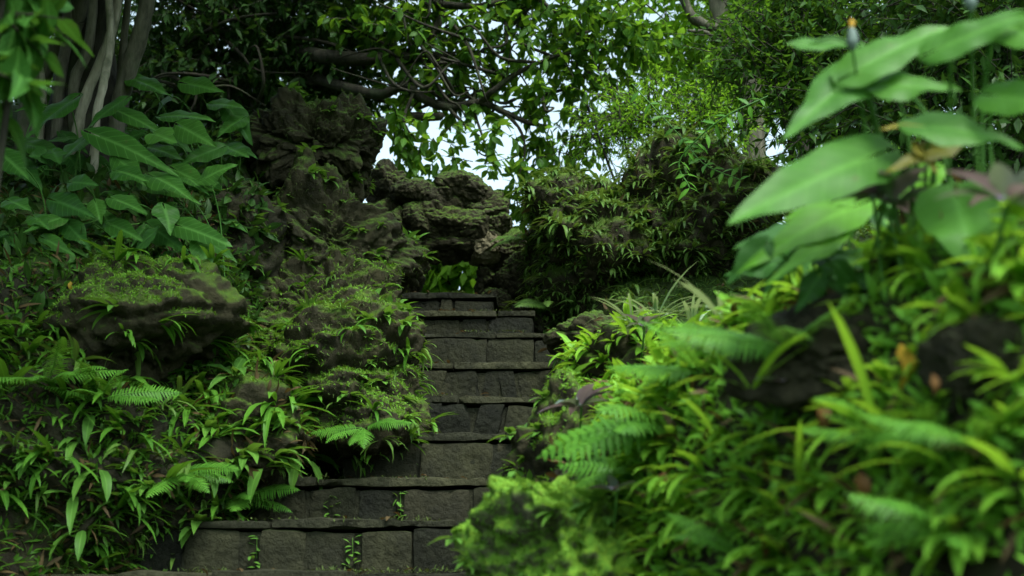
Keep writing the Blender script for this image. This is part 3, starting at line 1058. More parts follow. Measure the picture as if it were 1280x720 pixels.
LP = [  # px base, px tip, width px, depth offsets; left bank patch
    (5.2, (150, 255), [((128, 172), (236, 216), 44, .05, -.1), ((150, 200), (190, 228), 38, 0, -.08), ((195, 168), (226, 176), 40, .1, 0)], 'leafy plant with one long drooping arrowhead leaf at the middle of the left patch'),
    (5.0, (210, 330), [((206, 262), (217, 302), 44, 0, -.06), ((230, 284), (298, 296), 34, 0, -.1), ((250, 305), (270, 352), 38, 0, -.06)], 'arrowhead plant hanging onto the moss-capped boulder from the right of the patch'),
    (5.4, (60, 270), [((86, 128), (16, 168), 46, .0, -.1), ((150, 128), (92, 168), 30, .0, -.1), ((100, 178), (60, 205), 40, 0, -.1)], 'arrowhead plant in front of the pale aerial roots with a leaf pointing left'),
    (5.5, (235, 260), [((150, 140), (230, 174), 40, 0, -.1), ((212, 145), (280, 150), 36, .1, 0), ((230, 160), (278, 190), 40, 0, -.08)], 'arrowhead plant at the top right of the left patch under the dark tree'),
    (5.15, (255, 290), [((195, 222), (250, 249), 44, .05, -.1), ((258, 222), (302, 195), 38, .05, 0), ((150, 215), (190, 228), 36, 0, -.1)], 'arrowhead plant with a dark broad leaf right of the long drooping one'),
    (4.95, (100, 330), [((92, 228), (126, 236), 34, 0, -.08), ((72, 252), (124, 268), 38, 0, -.1), ((86, 282), (118, 312), 36, 0, -.06)], 'low arrowhead plant just above the mossy boulder at the left'),
    (5.0, (165, 330), [((142, 282), (188, 294), 34, 0, -.08), ((146, 250), (192, 276), 38, 0, -.1), ((120, 255), (128, 285), 32, 0, -.06)], 'low arrowhead plant right above the moss cap'),
    (4.9, (25, 330), [((14, 252), (44, 268), 40, 0, -.08), ((44, 272), (64, 284), 34, 0, -.08), ((5, 195), (40, 225), 40, 0, -.08)], 'arrowhead plant at the very left edge above the ferns'),
    (5.3, (40, 300), [((20, 205), (62, 226), 40, 0, -.08), ((60, 195), (30, 190), 38, 0, -.08), ((66, 190), (76, 210), 40, 0, -.1)], 'arrowhead plant with a small pale upright leaf at the left'),
    (5.8, (205, 230), [((170, 100), (225, 128), 38, 0, -.08), ((236, 105), (290, 110), 36, 0, -.08), ((190, 185), (240, 205), 40, 0, -.1)], 'shaded arrowhead plant behind the patch below the dark tree'),
    (5.9, (285, 260), [((300, 150), (262, 172), 36, 0, -.08), ((285, 185), (318, 200), 36, 0, -.08), ((270, 130), (312, 138), 34, 0, -.08)], 'shaded arrowhead plant against the left outcrop'),
]
for i, (Y, (rx, ry), ll, lab) in enumerate(LP):
    xy = at(rx, ry, Y)[:2] + [0, .25]
    ll = [(a, (a[0] + (b[0] - a[0]) * .8, a[1] + (b[1] - a[1]) * .8 + random.uniform(-8, 8)), w * random.uniform(.8, 1.05), p, q) for a, b, w, p, q in ll]
    arrow_plant(xy, pxl(ll, Y), ('taro', 'taro', 'taro_deep')[i % 3], lab, 'arrowhead plants of the left bank', 700 + i, heart=(1,) if i == 1 else ())

LAB = ['small arrowhead plant between the pale roots and the left edge', 'small arrowhead plant at the foot of the fig trunk', 'small arrowhead plant in the shade at the back of the left patch',
       'small arrowhead plant low in the middle of the left patch', 'small arrowhead plant beside the brown crag', 'small arrowhead plant above the left dark boulder', 'small arrowhead plant under the long drooping leaf',
       'small arrowhead plant in the lowest row of the left patch', 'small arrowhead plant at the top of the left patch in front of the dark tree', 'small arrowhead plant just left of the moss cap',
       'small arrowhead plant behind the moss-capped boulder', 'small arrowhead plant below the pale roots']
for i, (px, py, Y) in enumerate([(30, 180, 5.6), (110, 200, 5.7), (200, 175, 5.9), (120, 262, 5.2), (280, 225, 5.7), (20, 300, 4.9), (215, 240, 5.3), (170, 300, 5.0), (255, 150, 6.0), (70, 310, 4.9), (235, 300, 5.1), (75, 225, 5.4)]):
    rg = np.random.default_rng(760 + i)
    ll = []
    for j in range(5):
        b = np.array([px, py]) + rg.normal(0, 1, 2) * [30, 20]
        a = rg.uniform(.05, 1.1) * (1 if rg.random() < .6 else -1)
        q = rg.uniform(24, 58)
        a = a if a > 0 else PI + a
        ll.append((tuple(b), (b[0] + q * math.cos(a), b[1] + q * abs(math.sin(a)) * .8), q * .62, rg.uniform(-.1, .1), rg.uniform(-.16, 0)))
    arrow_plant(at(px, py, Y)[:2] + [0, .1], pxl(ll, Y), 'taro_deep' if i % 3 else 'taro', LAB[i], 'arrowhead plants of the left bank', 780 + i)

RP = [
    (1.95, (1130, 330), [((1078, 200), (922, 256), 94, .05, -.1), ((1075, 92), (980, 158), 84, .08, 0), ((1078, 84), (1186, 22), 78, .05, .05)], 'taro_bright', 'arrowhead plant with the largest leaf reaching left over the far mound', (0, 2)),
    (1.9, (1215, 350), [((1198, 250), (1222, 326), 118, .05, -.05), ((1160, 158), (1285, 168), 76, 0, -.05), ((1105, 108), (1202, 104), 70, .1, .05)], 'taro_bright', 'arrowhead plant carrying the broad heart-shaped leaf at the right', (0,)),
    (1.85, (1270, 300), [((1180, 58), (1285, 10), 60, .0, -.05), ((1255, 30), (1330, 60), 70, 0, -.1), ((1250, 120), (1340, 130), 64, 0, -.1), ((1010, 55), (1090, 50), 44, .2, .2)], 'taro_bright', 'tall arrowhead plant at the right edge of the photo', (0, 1, 2)),
    (1.97, (1200, 330), [((1178, 158), (1104, 152), 40, .03, 0), ((1182, 182), (1106, 208), 44, .03, 0), ((1150, 185), (1175, 215), 34, .03, 0)], 'yellow_dull', 'withering yellow arrowhead plant among the stalks of the tall green ones', ()),
    (2.2, (1060, 330), [((1060, 262), (935, 312), 66, .05, -.1), ((1000, 270), (1060, 250), 40, .05, .05), ((1040, 300), (960, 345), 36, 0, -.1)], 'taro_young', 'pale young arrowhead plant low under the largest leaf', ()),
    (2.15, (1150, 470), [((1128, 360), (1128, 432), 44, .0, .02), ((1150, 395), (1228, 388), 36, .0, -.05), ((1165, 215), (1120, 250), 50, 0, 0)], 'taro_young', 'young arrowhead plant with a yellow-green leaf over the bare boulder', ()),
]
for i, (Y, (rx, ry), ll, mt, lab, hh) in enumerate(RP):
    xy = at(rx, ry, Y)[:2] + [.02, .18]
    pl = arrow_plant(xy, pxl(ll, Y), mt, lab, 'arrowhead plants of the right bank', 800 + i, heart=hh)
    if i in (0, 2):        # a blue-grey flower bud on a tall stalk
        b = at(1066, 62, 1.97) if i == 0 else at(1214, 14, 1.85)
        R = np.array(pl.location)
        mb = MB()
        tube(mb, [(0, 0, -.02), (b - R) * [.4, .4, .6], b - R], [.0034, .003, .0026], 6, sub=6)
        mb.build('flower_stalk', M['petiole'], pl)
        mb = MB()
        tube(mb, [b - R, b - R + [0, 0, .012], b - R + [.001, 0, .03], b - R + [0, 0, .045]], [.004, .011, .009, .003], 8, sub=3)
        bd = mb.build('flower_bud', M['silver'], pl)
        mb = MB()
        tube(mb, [b - R + [0, 0, .042], b - R + [.002, 0, .052], b - R + [0, 0, .06]], [.004, .006, .001], 8, sub=3)
        mb.build('orange_tip', M['yellow'], bd)

LAB = ['small arrowhead plant between the heart-shaped leaf and the right edge', 'small arrowhead plant right below the largest leaf', 'small arrowhead plant above the bare boulder', 'small arrowhead plant beside the grey boulder at the right edge',
       'small arrowhead plant between the stalks of the tall ones', 'small arrowhead plant left of the purple and silver plant', 'small arrowhead plant low at the right edge', 'small arrowhead plant at the crest of the right bank']
for i, (px, py, Y) in enumerate([(1250, 290, 2.05), (1050, 300, 2.3), (1100, 350, 2.3), (1240, 390, 2.1), (1150, 240, 2.35), (1040, 350, 2.2), (1260, 480, 1.9), (990, 320, 2.6)]):
    rg = np.random.default_rng(860 + i)
    ll = []
    for j in range(5):
        b = np.array([px, py]) + rg.normal(0, 1, 2) * [34, 24]
        a = rg.uniform(.05, 1.1)
        a = a if rg.random() < .4 else PI - a
        q = rg.uniform(50, 95)
        ll.append((tuple(b), (b[0] + q * math.cos(a), b[1] + q * abs(math.sin(a)) * .8), q * .6, rg.uniform(-.06, .06), rg.uniform(-.1, 0)))
    arrow_plant(at(px, py, Y)[:2] + [0, .1], pxl(ll, Y), ('taro', 'taro_deep', 'taro_bright', 'taro_deep')[i % 4], LAB[i], 'arrowhead plants of the right bank', 880 + i)

# stray coloured leaves caught in the greenery
YL = [(1125, 430, 2.2, .08, 'yellow', 'yellow dead leaf hanging over the bare boulder of the right bank'), (1165, 468, 2.0, .032, 'brown', 'curled brown leaf beside the young arrowhead plant'),
      (755, 475, 3.8, .06, 'brown', 'rusty brown fallen leaf beside the purple plant'), (830, 590, 2.9, .05, 'brown', 'brown fallen leaf in the feathery fern'),
      (950, 668, 2.0, .05, 'brown', 'orange-brown fallen leaf low on the right bank'), (1030, 505, 2.4, .06, 'brown', 'brown fallen leaf below the bare boulder'),
      (135, 318, 4.85, .06, 'yellow', 'yellow fallen leaf at the left of the moss cap'), (88, 352, 4.8, .045, 'yellow', 'small yellow fallen leaf beside the mossy boulder'),
      (1075, 590, 2.0, .06, 'brown', 'brown fallen leaf in the shade of the lower right ferns'), (615, 655, 4.74, .022, 'silver', 'tiny pale fallen petal on the riser of the second step')]
for i, (px, py, Y, L, mt, lab) in enumerate(YL):
    p, n = on_ground(px, py)
    if mt == 'silver':
        p = at(px, 647, 4.77)
        p[2] += .012
    else:
        p = p + (np.array([0, 0, CZ]) - p) * (.11 / np.linalg.norm(np.array([0, 0, CZ]) - p)) if abs(p[1] - Y) < 1 else at(px, py, Y)
    mb = MB()
    d = np.array([random.uniform(-.5, .5), -.2, -.9])
    if True:
        leaves(mb, [[0, 0, 0]], [d], (random.uniform(-.5, .5), -1, .8), L, L * .5, 1.1, .45, 'ovate', wave=.4)
    o = mb.build('fallen_leaf', M[mt])
    o.location = [float(c) for c in p]
    tag(o, lab, 'leaf', 'fallen leaves')

# little weeds rooted in the joints of the steps
for i, (px, py, Y, lab) in enumerate([(415, 636, 5.12, 'weed growing from the pale joint of the third step'), (500, 632, 5.12, 'tiny weed left of the pale block'), (440, 692, 4.77, 'weed in a joint at the middle of the second step'),
                                      (320, 690, 4.77, 'weed in a joint at the left of the second step'), (640, 580, 5.32, 'weed at the right end of the step above the landing')]):
    mb = MB()
    n = 12
    rg = np.random.default_rng(40 + i)
    b = np.stack([rg.normal(0, .01, n), rg.normal(0, .004, n), np.linspace(-.06, .06, n)], -1)
    d = np.stack([rg.normal(0, 1, n), -np.abs(rg.normal(.5, .4, n)), rg.normal(.2, .5, n)], -1)
    leaves(mb, b, d, (0, -.4, 1), .035, .016, .5, .2, 'leaf3')
    tube(mb, [(0, .03, -.07), (.003, 0, 0), (0, 0, .06)], .0015, 4)
    o = mb.build('step_weed', M['herb'])
    o.location = [float(c) for c in at(px, py, Y + .015)]
    tag(o, lab, 'weed', 'weeds in the step joints')

# ------------------------------------------------------------------ uncountable ground cover
def cover(name, tris, count, seed, acc, mat, L, W, label, prof='leaf2', lift=.5, gapless=True, curl=.6, per=1, spread=.02):
    P, N = scatter(tris, count, seed, acc, 0, False, 1)
    rg = np.random.default_rng(seed)
    P = np.repeat(P, per, 0) + (rg.normal(0, spread, (len(P) * per, 3)) if per > 1 else 0)
    N = np.repeat(N, per, 0)
    k = len(P)
    d = norm(rg.normal(0, 1, (k, 3)) * .8 + N * lift + [0, 0, .1])
    up = norm(N * .6 + rg.normal(0, .5, (k, 3)) + [0, 0, .7])
    mb = MB()
    leaves(mb, P, d, up, L * rg.uniform(.5, 1.3, k), W * rg.uniform(.6, 1.2, k), curl, .2, prof)
    o = mb.build(name, M[mat])
    return tag(o, label, 'ground cover', kind='stuff')


cover('moss_shoots', tris_of('mossy', 'foot', 'lower', 'edge', 'slope', 'landing'), 44000, 1, lambda c, n, px, py: (n[:, 2] > .1) & (n_wave(c, 4, 2) + n[:, 2] * .8 > .35), 'moss_blade', .018, .007,
      'short bright moss shoots on the boulders beside the steps')
cover('moss_shoots', tris_of('bright'), 26000, 2, lambda c, n, px, py: n_wave(c, 7, 31) > -.25, 'moss_blade', .008, .004, 'bright green moss coating the low boulder at the right foot of the steps')
cover('dull_moss_shoots', tris_of('upper', 'middle', 'lower', 'gap', 'slope'), 20000, 3, lambda c, n, px, py: n_wave(c, 5, 6) > .05, 'moss_dim', .022, .006, 'dull moss and root fibres on the left outcrop')
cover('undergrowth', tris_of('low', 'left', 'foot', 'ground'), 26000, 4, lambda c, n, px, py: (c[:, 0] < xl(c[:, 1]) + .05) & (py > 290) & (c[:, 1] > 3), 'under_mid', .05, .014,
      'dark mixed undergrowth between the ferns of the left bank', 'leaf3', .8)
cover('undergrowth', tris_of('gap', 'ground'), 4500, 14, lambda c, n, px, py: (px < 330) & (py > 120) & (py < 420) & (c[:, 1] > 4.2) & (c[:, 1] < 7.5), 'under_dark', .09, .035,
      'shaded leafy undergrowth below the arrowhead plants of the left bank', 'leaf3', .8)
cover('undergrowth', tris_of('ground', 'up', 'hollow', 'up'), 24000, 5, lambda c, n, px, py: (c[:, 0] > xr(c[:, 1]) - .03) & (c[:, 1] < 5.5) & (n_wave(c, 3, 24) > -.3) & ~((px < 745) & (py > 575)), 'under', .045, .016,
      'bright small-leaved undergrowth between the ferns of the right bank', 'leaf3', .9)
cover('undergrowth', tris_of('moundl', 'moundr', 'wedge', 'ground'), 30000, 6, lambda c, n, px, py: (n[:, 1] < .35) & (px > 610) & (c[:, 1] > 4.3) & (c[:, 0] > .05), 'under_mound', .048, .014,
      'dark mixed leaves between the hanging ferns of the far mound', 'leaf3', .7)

cover('dead_leaves', tris_of('moundl', 'moundr', 'slab', 'ground'), 900, 7, lambda c, n, px, py: (px > 600) & (c[:, 1] > 5.2) & (c[:, 0] > .05), 'litter', .075, .02,
      'withered brown leaves among the hanging ferns of the far mound', 'leaf3', .7)
cover('dead_leaves', tris_of('low', 'foot', 'left', 'ground', 'hollow'), 5000, 8, lambda c, n, px, py: (c[:, 1] < 5.6), 'litter', .085, .016,
      'withered brown leaves between the ferns of both banks', 'leaf3', .7)

# moss and litter caught where each riser meets the tread below it, and along the joints
mb, lm = MB(), MB()
rg = np.random.default_rng(555)
for i in range(7, len(steps)):
    Y, z = steps[i]
    x0, x1 = ext.get(i - 7)
    zl = steps[i - 1][1]
    n = 420
    x = rg.uniform(x0, x1, n)
    keep = fbm(np.stack([x * 5, np.full(n, i * 3.3), 0 * x], -1), 3, 3) > .02
    x = x[keep]
    b = np.stack([x, Y - .004 - rg.random(len(x)) * .035, zl + rg.random(len(x)) * .012], -1)
    leaves(mb, b, rg.normal(0, .6, b.shape) + [0, -.6, .7], (0, -.3, 1), .022 * rg.uniform(.5, 1.4, len(x)), .008, .6, .2, 'leaf2')
    n = 160
    x = rg.uniform(x0, x1, n)
    x = x[fbm(np.stack([x * 6, np.full(n, i * 5.1), 0 * x], -1), 3, 8) > .1]
    b = np.stack([x, Y + .012 + rg.random(len(x)) * .02, z + rg.random(len(x)) * .006], -1)
    leaves(mb, b, rg.normal(0, .6, b.shape) + [0, -.5, .6], (0, -.3, 1), .016 * rg.uniform(.5, 1.3, len(x)), .007, .6, .2, 'leaf2')
    n = 16
    b = np.stack([rg.uniform(x0, x1, n), Y + rg.uniform(-.06, .12, n), np.where(True, zl + .02, 0) + 0 * rg.random(n)], -1)
    b[:, 2] = np.where(b[:, 1] < Y + .01, zl + .012, z + .012)
    leaves(lm, b, rg.normal(0, 1, b.shape) * [1, .6, .25], (0, 0, 1), .045 * rg.uniform(.5, 1.3, n), .02, .7, .4, 'leaf3', wave=.3)
tag(mb.build('moss_tufts', M['moss_dim']), 'thin moss growing along the edges and foot of the steps', 'moss', kind='stuff')
tag(lm.build('leaf_litter', M['litter']), 'withered leaves scattered along the steps', 'litter', kind='stuff')

# ------------------------------------------------------------------ trees and shrubs
def foliage(mb_l, mb_t, c, r, n_twig, per, L, W, droop=.3, prof='leaf2', seed=0, tw=.004, tl=(.2, .5), flat=.5):
    rg = np.random.default_rng(seed)
    c, r = np.asarray(c, float), np.broadcast_to(np.asarray(r, float), (3,))
    s = norm(rg.normal(size=(n_twig, 3))) * (rg.random((n_twig, 1)) ** .5)
    P0 = c + s * r * .9
    D = norm(s * .7 + rg.normal(0, .6, (n_twig, 3)) + [0, 0, -droop * .5])
    TLn = rg.uniform(*tl, n_twig)[:, None]
    P1 = P0 + D * TLn + [0, 0, 1] * (-droop * .15 * TLn)
    if mb_t is not None:
        S = norm(np.cross(D, [.3, .5, .8])) * tw
        B = norm(np.cross(D, S)) * tw
        V = np.stack([P0 + S, P0 - S * .5 + B, P0 - S * .5 - B, P1 + S * .3, P1 - S * .2 + B * .3, P1 - S * .2 - B * .3], 1)
        k = np.arange(n_twig)[:, None, None] * 6
        f = (k + np.array([[0, 1, 4, 3], [1, 2, 5, 4], [2, 0, 3, 5]])[None]).reshape(-1, 4)
        mb_t.add(V.reshape(-1, 3), f)
    t = (np.arange(per)[None, :, None] + rg.uniform(0, .8, (n_twig, per, 1))) / per
    B = P0[:, None] * (1 - t) + P1[:, None] * t
    d = D[:, None] * .5 + norm(rg.normal(size=(n_twig, per, 3))) * .9 + [0, 0, -droop]
    up = rg.normal(0, flat, (n_twig, per, 3)) + [0, 0, 1]
    k = n_twig * per
    leaves(mb_l, B.reshape(-1, 3), d.reshape(-1, 3), up.reshape(-1, 3), L * rg.uniform(.6, 1.2, k), W * rg.uniform(.7, 1.15, k), rg.uniform(.1, .7, k), .2, prof)


def tree(name, base, label, cat='tree', group=None):
    root = empty(name, base)
    tag(root, label, cat, group)
    return root


def finish(root, parts):
    b = -np.array(root.location)
    for nm, mb, mt in parts:
        if mb.n:
            o = mb.build(nm, M[mt], root)
            o.location = b


def gz(x, y):
    return float(ground_h(x, y))


# strangler fig with pale aerial roots, upper left
fb = at(110, 190, 6.0)
fb[2] = gz(fb[0], fb[1])
fig = tree('fig_tree', fb, 'old fig tree with pale twisted aerial roots at the upper left')
tm = MB()
tube(tm, [fb - [0, 0, .2], at(110, 170, 6.05), at(108, 60, 6.1), at(130, -80, 6.2), at(170, -330, 6.3), at(150, -700, 6.5)], [.30, .20, .15, .15, .14, .1], 14, .35, 3, 8)
tube(tm, [at(150, -250, 6.3), at(300, -420, 6.2), at(520, -520, 5.8), at(700, -560, 5.5)], [.1, .08, .06, .03], 8, .2, 5, 6)
tube(tm, [at(150, -300, 6.3), at(0, -420, 5.6), at(-200, -520, 5.0)], [.09, .07, .03], 8, .2, 6, 6)
tube(tm, [at(150, -330, 6.3), (-2.0, 4.4, 5.2), (-1.6, 3.0, 5.6), (-1.4, 1.4, 5.7)], [.1, .08, .06, .03], 8, .2, 8, 6)
tube(tm, [at(95, 40, 6.0), at(40, -60, 5.9), at(-60, -200, 5.7)], [.1, .08, .06], 10, .2, 7, 6)
rr = [([(152, -120), (146, 10), (128, 70), (104, 130), (88, 200)], .026, 'bark_pale', 5.75), ([(128, -100), (138, 40), (130, 100), (120, 150), (118, 220)], .022, 'bark_pale', 5.7),
      ([(200, -120), (184, 0), (170, 60), (152, 120), (138, 220)], .045, 'bark_mid', 5.8), ([(110, -120), (96, 20), (64, 70), (40, 120), (30, 220)], .055, 'bark_mid', 5.9),
      ([(80, -60), (84, 40), (74, 110), (70, 220)], .03, 'bark_mid', 5.85), ([(120, -90), (112, 50), (92, 110), (98, 220)], .028, 'bark_mid', 5.8),
      ([(170, -90), (156, 40), (150, 110), (160, 220)], .02, 'bark_mid', 5.95), ([(60, -90), (50, 40), (54, 130), (46, 220)], .018, 'bark_pale', 5.9)]
cr, tw = MB(), MB()
for k, (x, y, z, r, n) in enumerate([(-2.6, 3.2, 5.2, 1.0, 210), (-1.2, 3.4, 5.9, 1.0, 200), (-2.2, 1.6, 5.6, 1.1, 200), (-.6, 2.0, 6.2, 1.0, 170), (-3.2, 4.8, 5.0, 1.0, 200), (-.2, 4.9, 6.3, .9, 150), (-1.6, 5.0, 5.6, .8, 150), (-1.5, .2, 5.8, 1.1, 160), (-3.6, 2.2, 4.6, 1.0, 200), (-2.4, 4.2, 6.4, 1.2, 260), (-1.4, 2.4, 6.8, 1.1, 200), (-3.4, 3.6, 5.8, 1.1, 220), (-.9, 4.0, 6.9, .9, 150), (-2.6, .4, 6.2, 1.1, 180)]):  # unseen overhead clusters, added to shade the left bank and stairs
    foliage(cr, tw, (x, y, z), r, n, 12, .13, .055, .5, 'leaf2', 2000 + k)
for k, (px, py, Y, r, n) in enumerate([(90, -330, 5.2, .9, 260), (330, -330, 5.6, .8, 260), (520, -420, 5.4, .8, 220), (-120, -260, 4.8, .9, 240), (200, -560, 5.8, 1.1, 300), (420, -180, 6.2, .45, 110)]):
    foliage(cr, tw, at(px, py, Y), r, n, 12, .12, .05, .5, 'leaf2', 900 + k)
finish(fig, [('trunk', tm, 'bark'), ('crown', cr, 'crown_dark'), ('twigs', tw, 'bark')])
for k, (pts, r, mt, Y) in enumerate(rr):
    mb = MB()
    n = len(pts)
    P = [at(a, b, Y + (.06 * math.sin(k * 2 + j))) for j, (a, b) in enumerate(pts)]
    P[-1][2] = min(P[-1][2], gz(P[-1][0], P[-1][1]) - .05)
    tube(mb, P, np.linspace(r * .9, r * 1.05, n), 9, .25, 20 + k, 7)
    finish(fig, [('aerial_root', mb, mt)])

# dark tree behind the left outcrop with crooked limbs over the stair head
gb = at(310, 200, 9.4)
gb[2] = gz(gb[0], gb[1])
gn = tree('crooked_tree', gb, 'crooked dark-limbed tree spreading over the head of the stairs')
tm = MB()
tube(tm, [gb - [0, 0, .2], at(305, 150, 9.4), at(330, 60, 9.3), at(380, -40, 9.2), at(440, -220, 9.0), at(460, -420, 8.8)], [.11, .09, .075, .07, .06, .04], 10, .3, 31, 7)
brs = [([(330, 50, 9.3), (400, 70, 8.35), (480, 74, 8.3), (530, 72, 8.2), (570, 70, 8.2)], [.09, .075, .07, .062, .045]),
       ([(330, 80, 9.3), (400, 100, 8.5), (470, 118, 8.2), (505, 108, 8.15), (530, 124, 8.1), (560, 134, 8.1), (600, 128, 8.1), (630, 140, 8.05), (662, 154, 8.0), (690, 158, 8.0)], [.06, .06, .055, .05, .045, .042, .036, .03, .022, .012]),
       ([(390, -60, 9.2), (500, -30, 8.2), (545, 5, 8.1), (549, 26, 8.1), (535, 48, 8.1), (520, 52, 8.1)], [.07, .06, .05, .045, .035, .02]),
       ([(600, 128, 8.1), (618, 112, 8.0), (645, 92, 8.0), (690, 72, 7.9), (735, 62, 7.9)], [.034, .03, .026, .02, .01]),
       ([(500, 146, 8.2), (545, 146, 8.1), (552, 142, 8.1)], [.05, .045, .03]),
       ([(632, 142, 8.05), (650, 162, 8.0), (656, 190, 8.0), (648, 222, 8.0)], [.02, .016, .012, .006]),
       ([(440, -200, 9.0), (600, -160, 8.0), (800, -140, 7.6), (960, -120, 7.4)], [.08, .07, .05, .03]),
       ([(545, 5, 8.1), (600, 8, 8.0), (660, -6, 8.0), (700, 20, 7.9)], [.04, .035, .028, .015]),
       ([(560, 134, 8.1), (585, 160, 8.0), (600, 170, 8.0)], [.02, .014, .008]),
       ([(520, 108, 8.1), (505, 150, 8.0), (520, 175, 8.0)], [.02, .014, .008])]
lb = MB()
rg = np.random.default_rng(78)
for k in range(52):
    a = np.array([rg.uniform(480, 760), rg.uniform(-20, 150)])
    v = np.array([rg.uniform(-60, 60), rg.uniform(-45, 45)])
    Y = rg.uniform(7.8, 8.5)
    tube(lb, [at(*(a - v), Y + .2), at(*(a + rg.normal(0, 14, 2)), Y), at(*(a + v * .7 + rg.normal(0, 14, 2)), Y), at(*(a + v * 1.3 + rg.normal(0, 20, 2)), Y + .1)], [.015, .012, .008, .004], 5, .2, k, 4)
finish(gn, [('branchlets', lb, 'bark')])
for k, (pp, r) in enumerate(brs):
    mb = MB()
    tube(mb, [at(*q) for q in pp], np.array(r) * .72, 9, .3, 40 + k, 6)
    finish(gn, [('branch', mb, 'bark')])
cr, tw = MB(), MB()
clus = [(520, 40, 8.2, .30, 34), (580, 60, 8.2, .30, 30), (640, 40, 8.1, .32, 32), (700, 50, 8.0, .34, 34), (560, 0, 8.3, .35, 50), (640, -20, 8.2, .4, 56), (720, 0, 8.0, .4, 56),
        (540, 100, 8.3, .25, 26), (600, 105, 8.2, .25, 28), (660, 118, 8.1, .22, 18), (700, 100, 8.0, .24, 18), (510, 185, 8.3, .12, 8), (545, 178, 8.0, .12, 8), (652, 200, 8.0, .10, 8), (700, 195, 8.2, .12, 7),
        (735, 150, 8.2, .16, 12), (665, 240, 8.2, .10, 8), (500, 150, 8.0, .16, 12), (620, 165, 8.0, .14, 8), (600, 200, 8.0, .16, 7), (690, 180, 8.1, .2, 12), (540, 215, 8.2, .12, 5), (750, 90, 8.2, .24, 18), (770, 130, 8.3, .2, 14), (780, 40, 8.0, .34, 40), (470, 20, 8.3, .3, 44)]
for k, (px, py, Y, r, n) in enumerate(clus):
    foliage(cr, tw, at(px, py, Y), r, int(n * .95), 8, .112, .052, .45, 'leaf3', 930 + k, tl=(.12, .35))
for k, (px, py, Y, r, n) in enumerate([(420, -120, 8.2, .6, 110), (560, -180, 8.0, .7, 60), (740, -220, 7.8, .7, 30)]):
    foliage(cr, tw, at(px, py, Y), r, n, 9, .115, .048, .45, 'leaf2', 960 + k)
finish(gn, [('trunk', tm, 'bark'), ('crown', cr, 'crown_mid'), ('twigs', tw, 'bark')])

# thicket of dark evergreen at the upper left
db = at(290, 220, 9.9)
db[2] = gz(db[0], db[1])
dt = tree('evergreen_tree', db, 'dense dark evergreen tree behind the left outcrop')
tm, cr, tw = MB(), MB(), MB()
tube(tm, [db - [0, 0, .2], at(295, 120, 9.8), at(320, 20, 9.6), at(330, -140, 9.4), at(340, -360, 9.2)], [.13, .11, .09, .08, .03], 8, .25, 51, 6)
for k, pp in enumerate([[(330, 60, 9.2), (260, 70, 8.9), (190, 60, 8.6)], [(330, 100, 9.2), (270, 120, 8.8), (230, 150, 8.6)], [(340, 10, 9.2), (240, 0, 8.8), (180, -30, 8.5)], [(345, 30, 9.2), (420, 40, 8.9), (470, 60, 8.7)], [(335, 80, 9.2), (400, 110, 8.9), (450, 120, 8.8)]]):
    tube(tm, [at(*q) for q in pp], [.05, .035, .012], 7, .25, 60 + k, 6)
for k, (px, py, Y, r, n) in enumerate([(240, 20, 8.6, .42, 110), (320, 20, 8.7, .42, 120), (400, 30, 8.7, .42, 110), (230, 100, 8.8, .38, 90), (300, 110, 8.8, .36, 90), (380, 100, 8.8, .34, 90), (440, 90, 8.7, .3, 70),
                                       (455, 30, 8.6, .34, 80), (250, 170, 8.9, .3, 60), (330, 160, 9.1, .3, 60), (200, -60, 8.5, .5, 120), (330, -90, 8.6, .6, 150), (460, -70, 8.5, .5, 110), (340, -240, 9, .8, 180), (170, 60, 9, .4, 100), (180, 150, 9.2, .4, 90), (90, 40, 9.2, .5, 130), (20, 60, 9, .5, 120), (100, 150, 9.3, .4, 90), (0, 160, 8.6, .45, 110)]):
    foliage(cr, tw, at(px, py, Y), r, n, 11, .10, .042, .4, 'leaf2', 1000 + k)
rg = np.random.default_rng(77)
for k in range(46):
    a = np.array([rg.uniform(190, 480), rg.uniform(-30, 130)])
    v = np.array([rg.uniform(-70, 70), rg.uniform(-50, 40)])
    Y = rg.uniform(8.3, 8.9)
    tube(tm, [at(*(a - v), Y + .2), at(*(a + rg.normal(0, 12, 2)), Y), at(*(a + v * .7 + rg.normal(0, 12, 2)), Y), at(*(a + v * 1.3 + rg.normal(0, 18, 2)), Y + .1)], [.018, .014, .009, .004], 5, .2, k, 4)
finish(dt, [('trunk', tm, 'bark'), ('crown', cr, 'crown_dark'), ('twigs', tw, 'bark')])

# light green tree upper right
rb = at(935, 130, 8.6)
rb[2] = gz(rb[0], rb[1])
rt = tree('light_green_tree', rb, 'grey-trunked tree with light yellow-green leaves above the far mound')
tm, cr, tw = MB(), MB(), MB()
tube(tm, [rb - [0, 0, .2], at(940, 140, 8.6), at(926, 90, 8.55), at(902, 40, 8.5), at(898, -10, 8.5), at(910, -150, 8.5), at(900, -300, 8.5)], [.1, .085, .08, .075, .075, .06, .03], 9, .3, 71, 6)
tube(tm, [at(905, 40, 8.5), at(870, 25, 8.4), at(855, 0, 8.4), at(830, -60, 8.3)], [.045, .04, .035, .02], 8, .25, 72, 6)
tube(tm, [at(925, 90, 8.5), at(890, 45, 8.3), at(860, 38, 8.2)], [.03, .02, .01], 7, .2, 73, 5)
for k, (px, py, Y, r, n) in enumerate([(830, 60, 8.9, .42, 100), (880, 90, 8.9, .42, 100), (950, 60, 8.8, .4, 90), (980, 20, 8.8, .4, 90), (830, 0, 8.9, .42, 90), (900, -40, 8.7, .5, 110), (1000, 80, 8.9, .4, 90), (960, -80, 8.6, .6, 120)]):
    foliage(cr, tw, at(px, py, Y), r, int(n * .7), 10, .095, .042, .25, 'leaf3', 1050 + k)
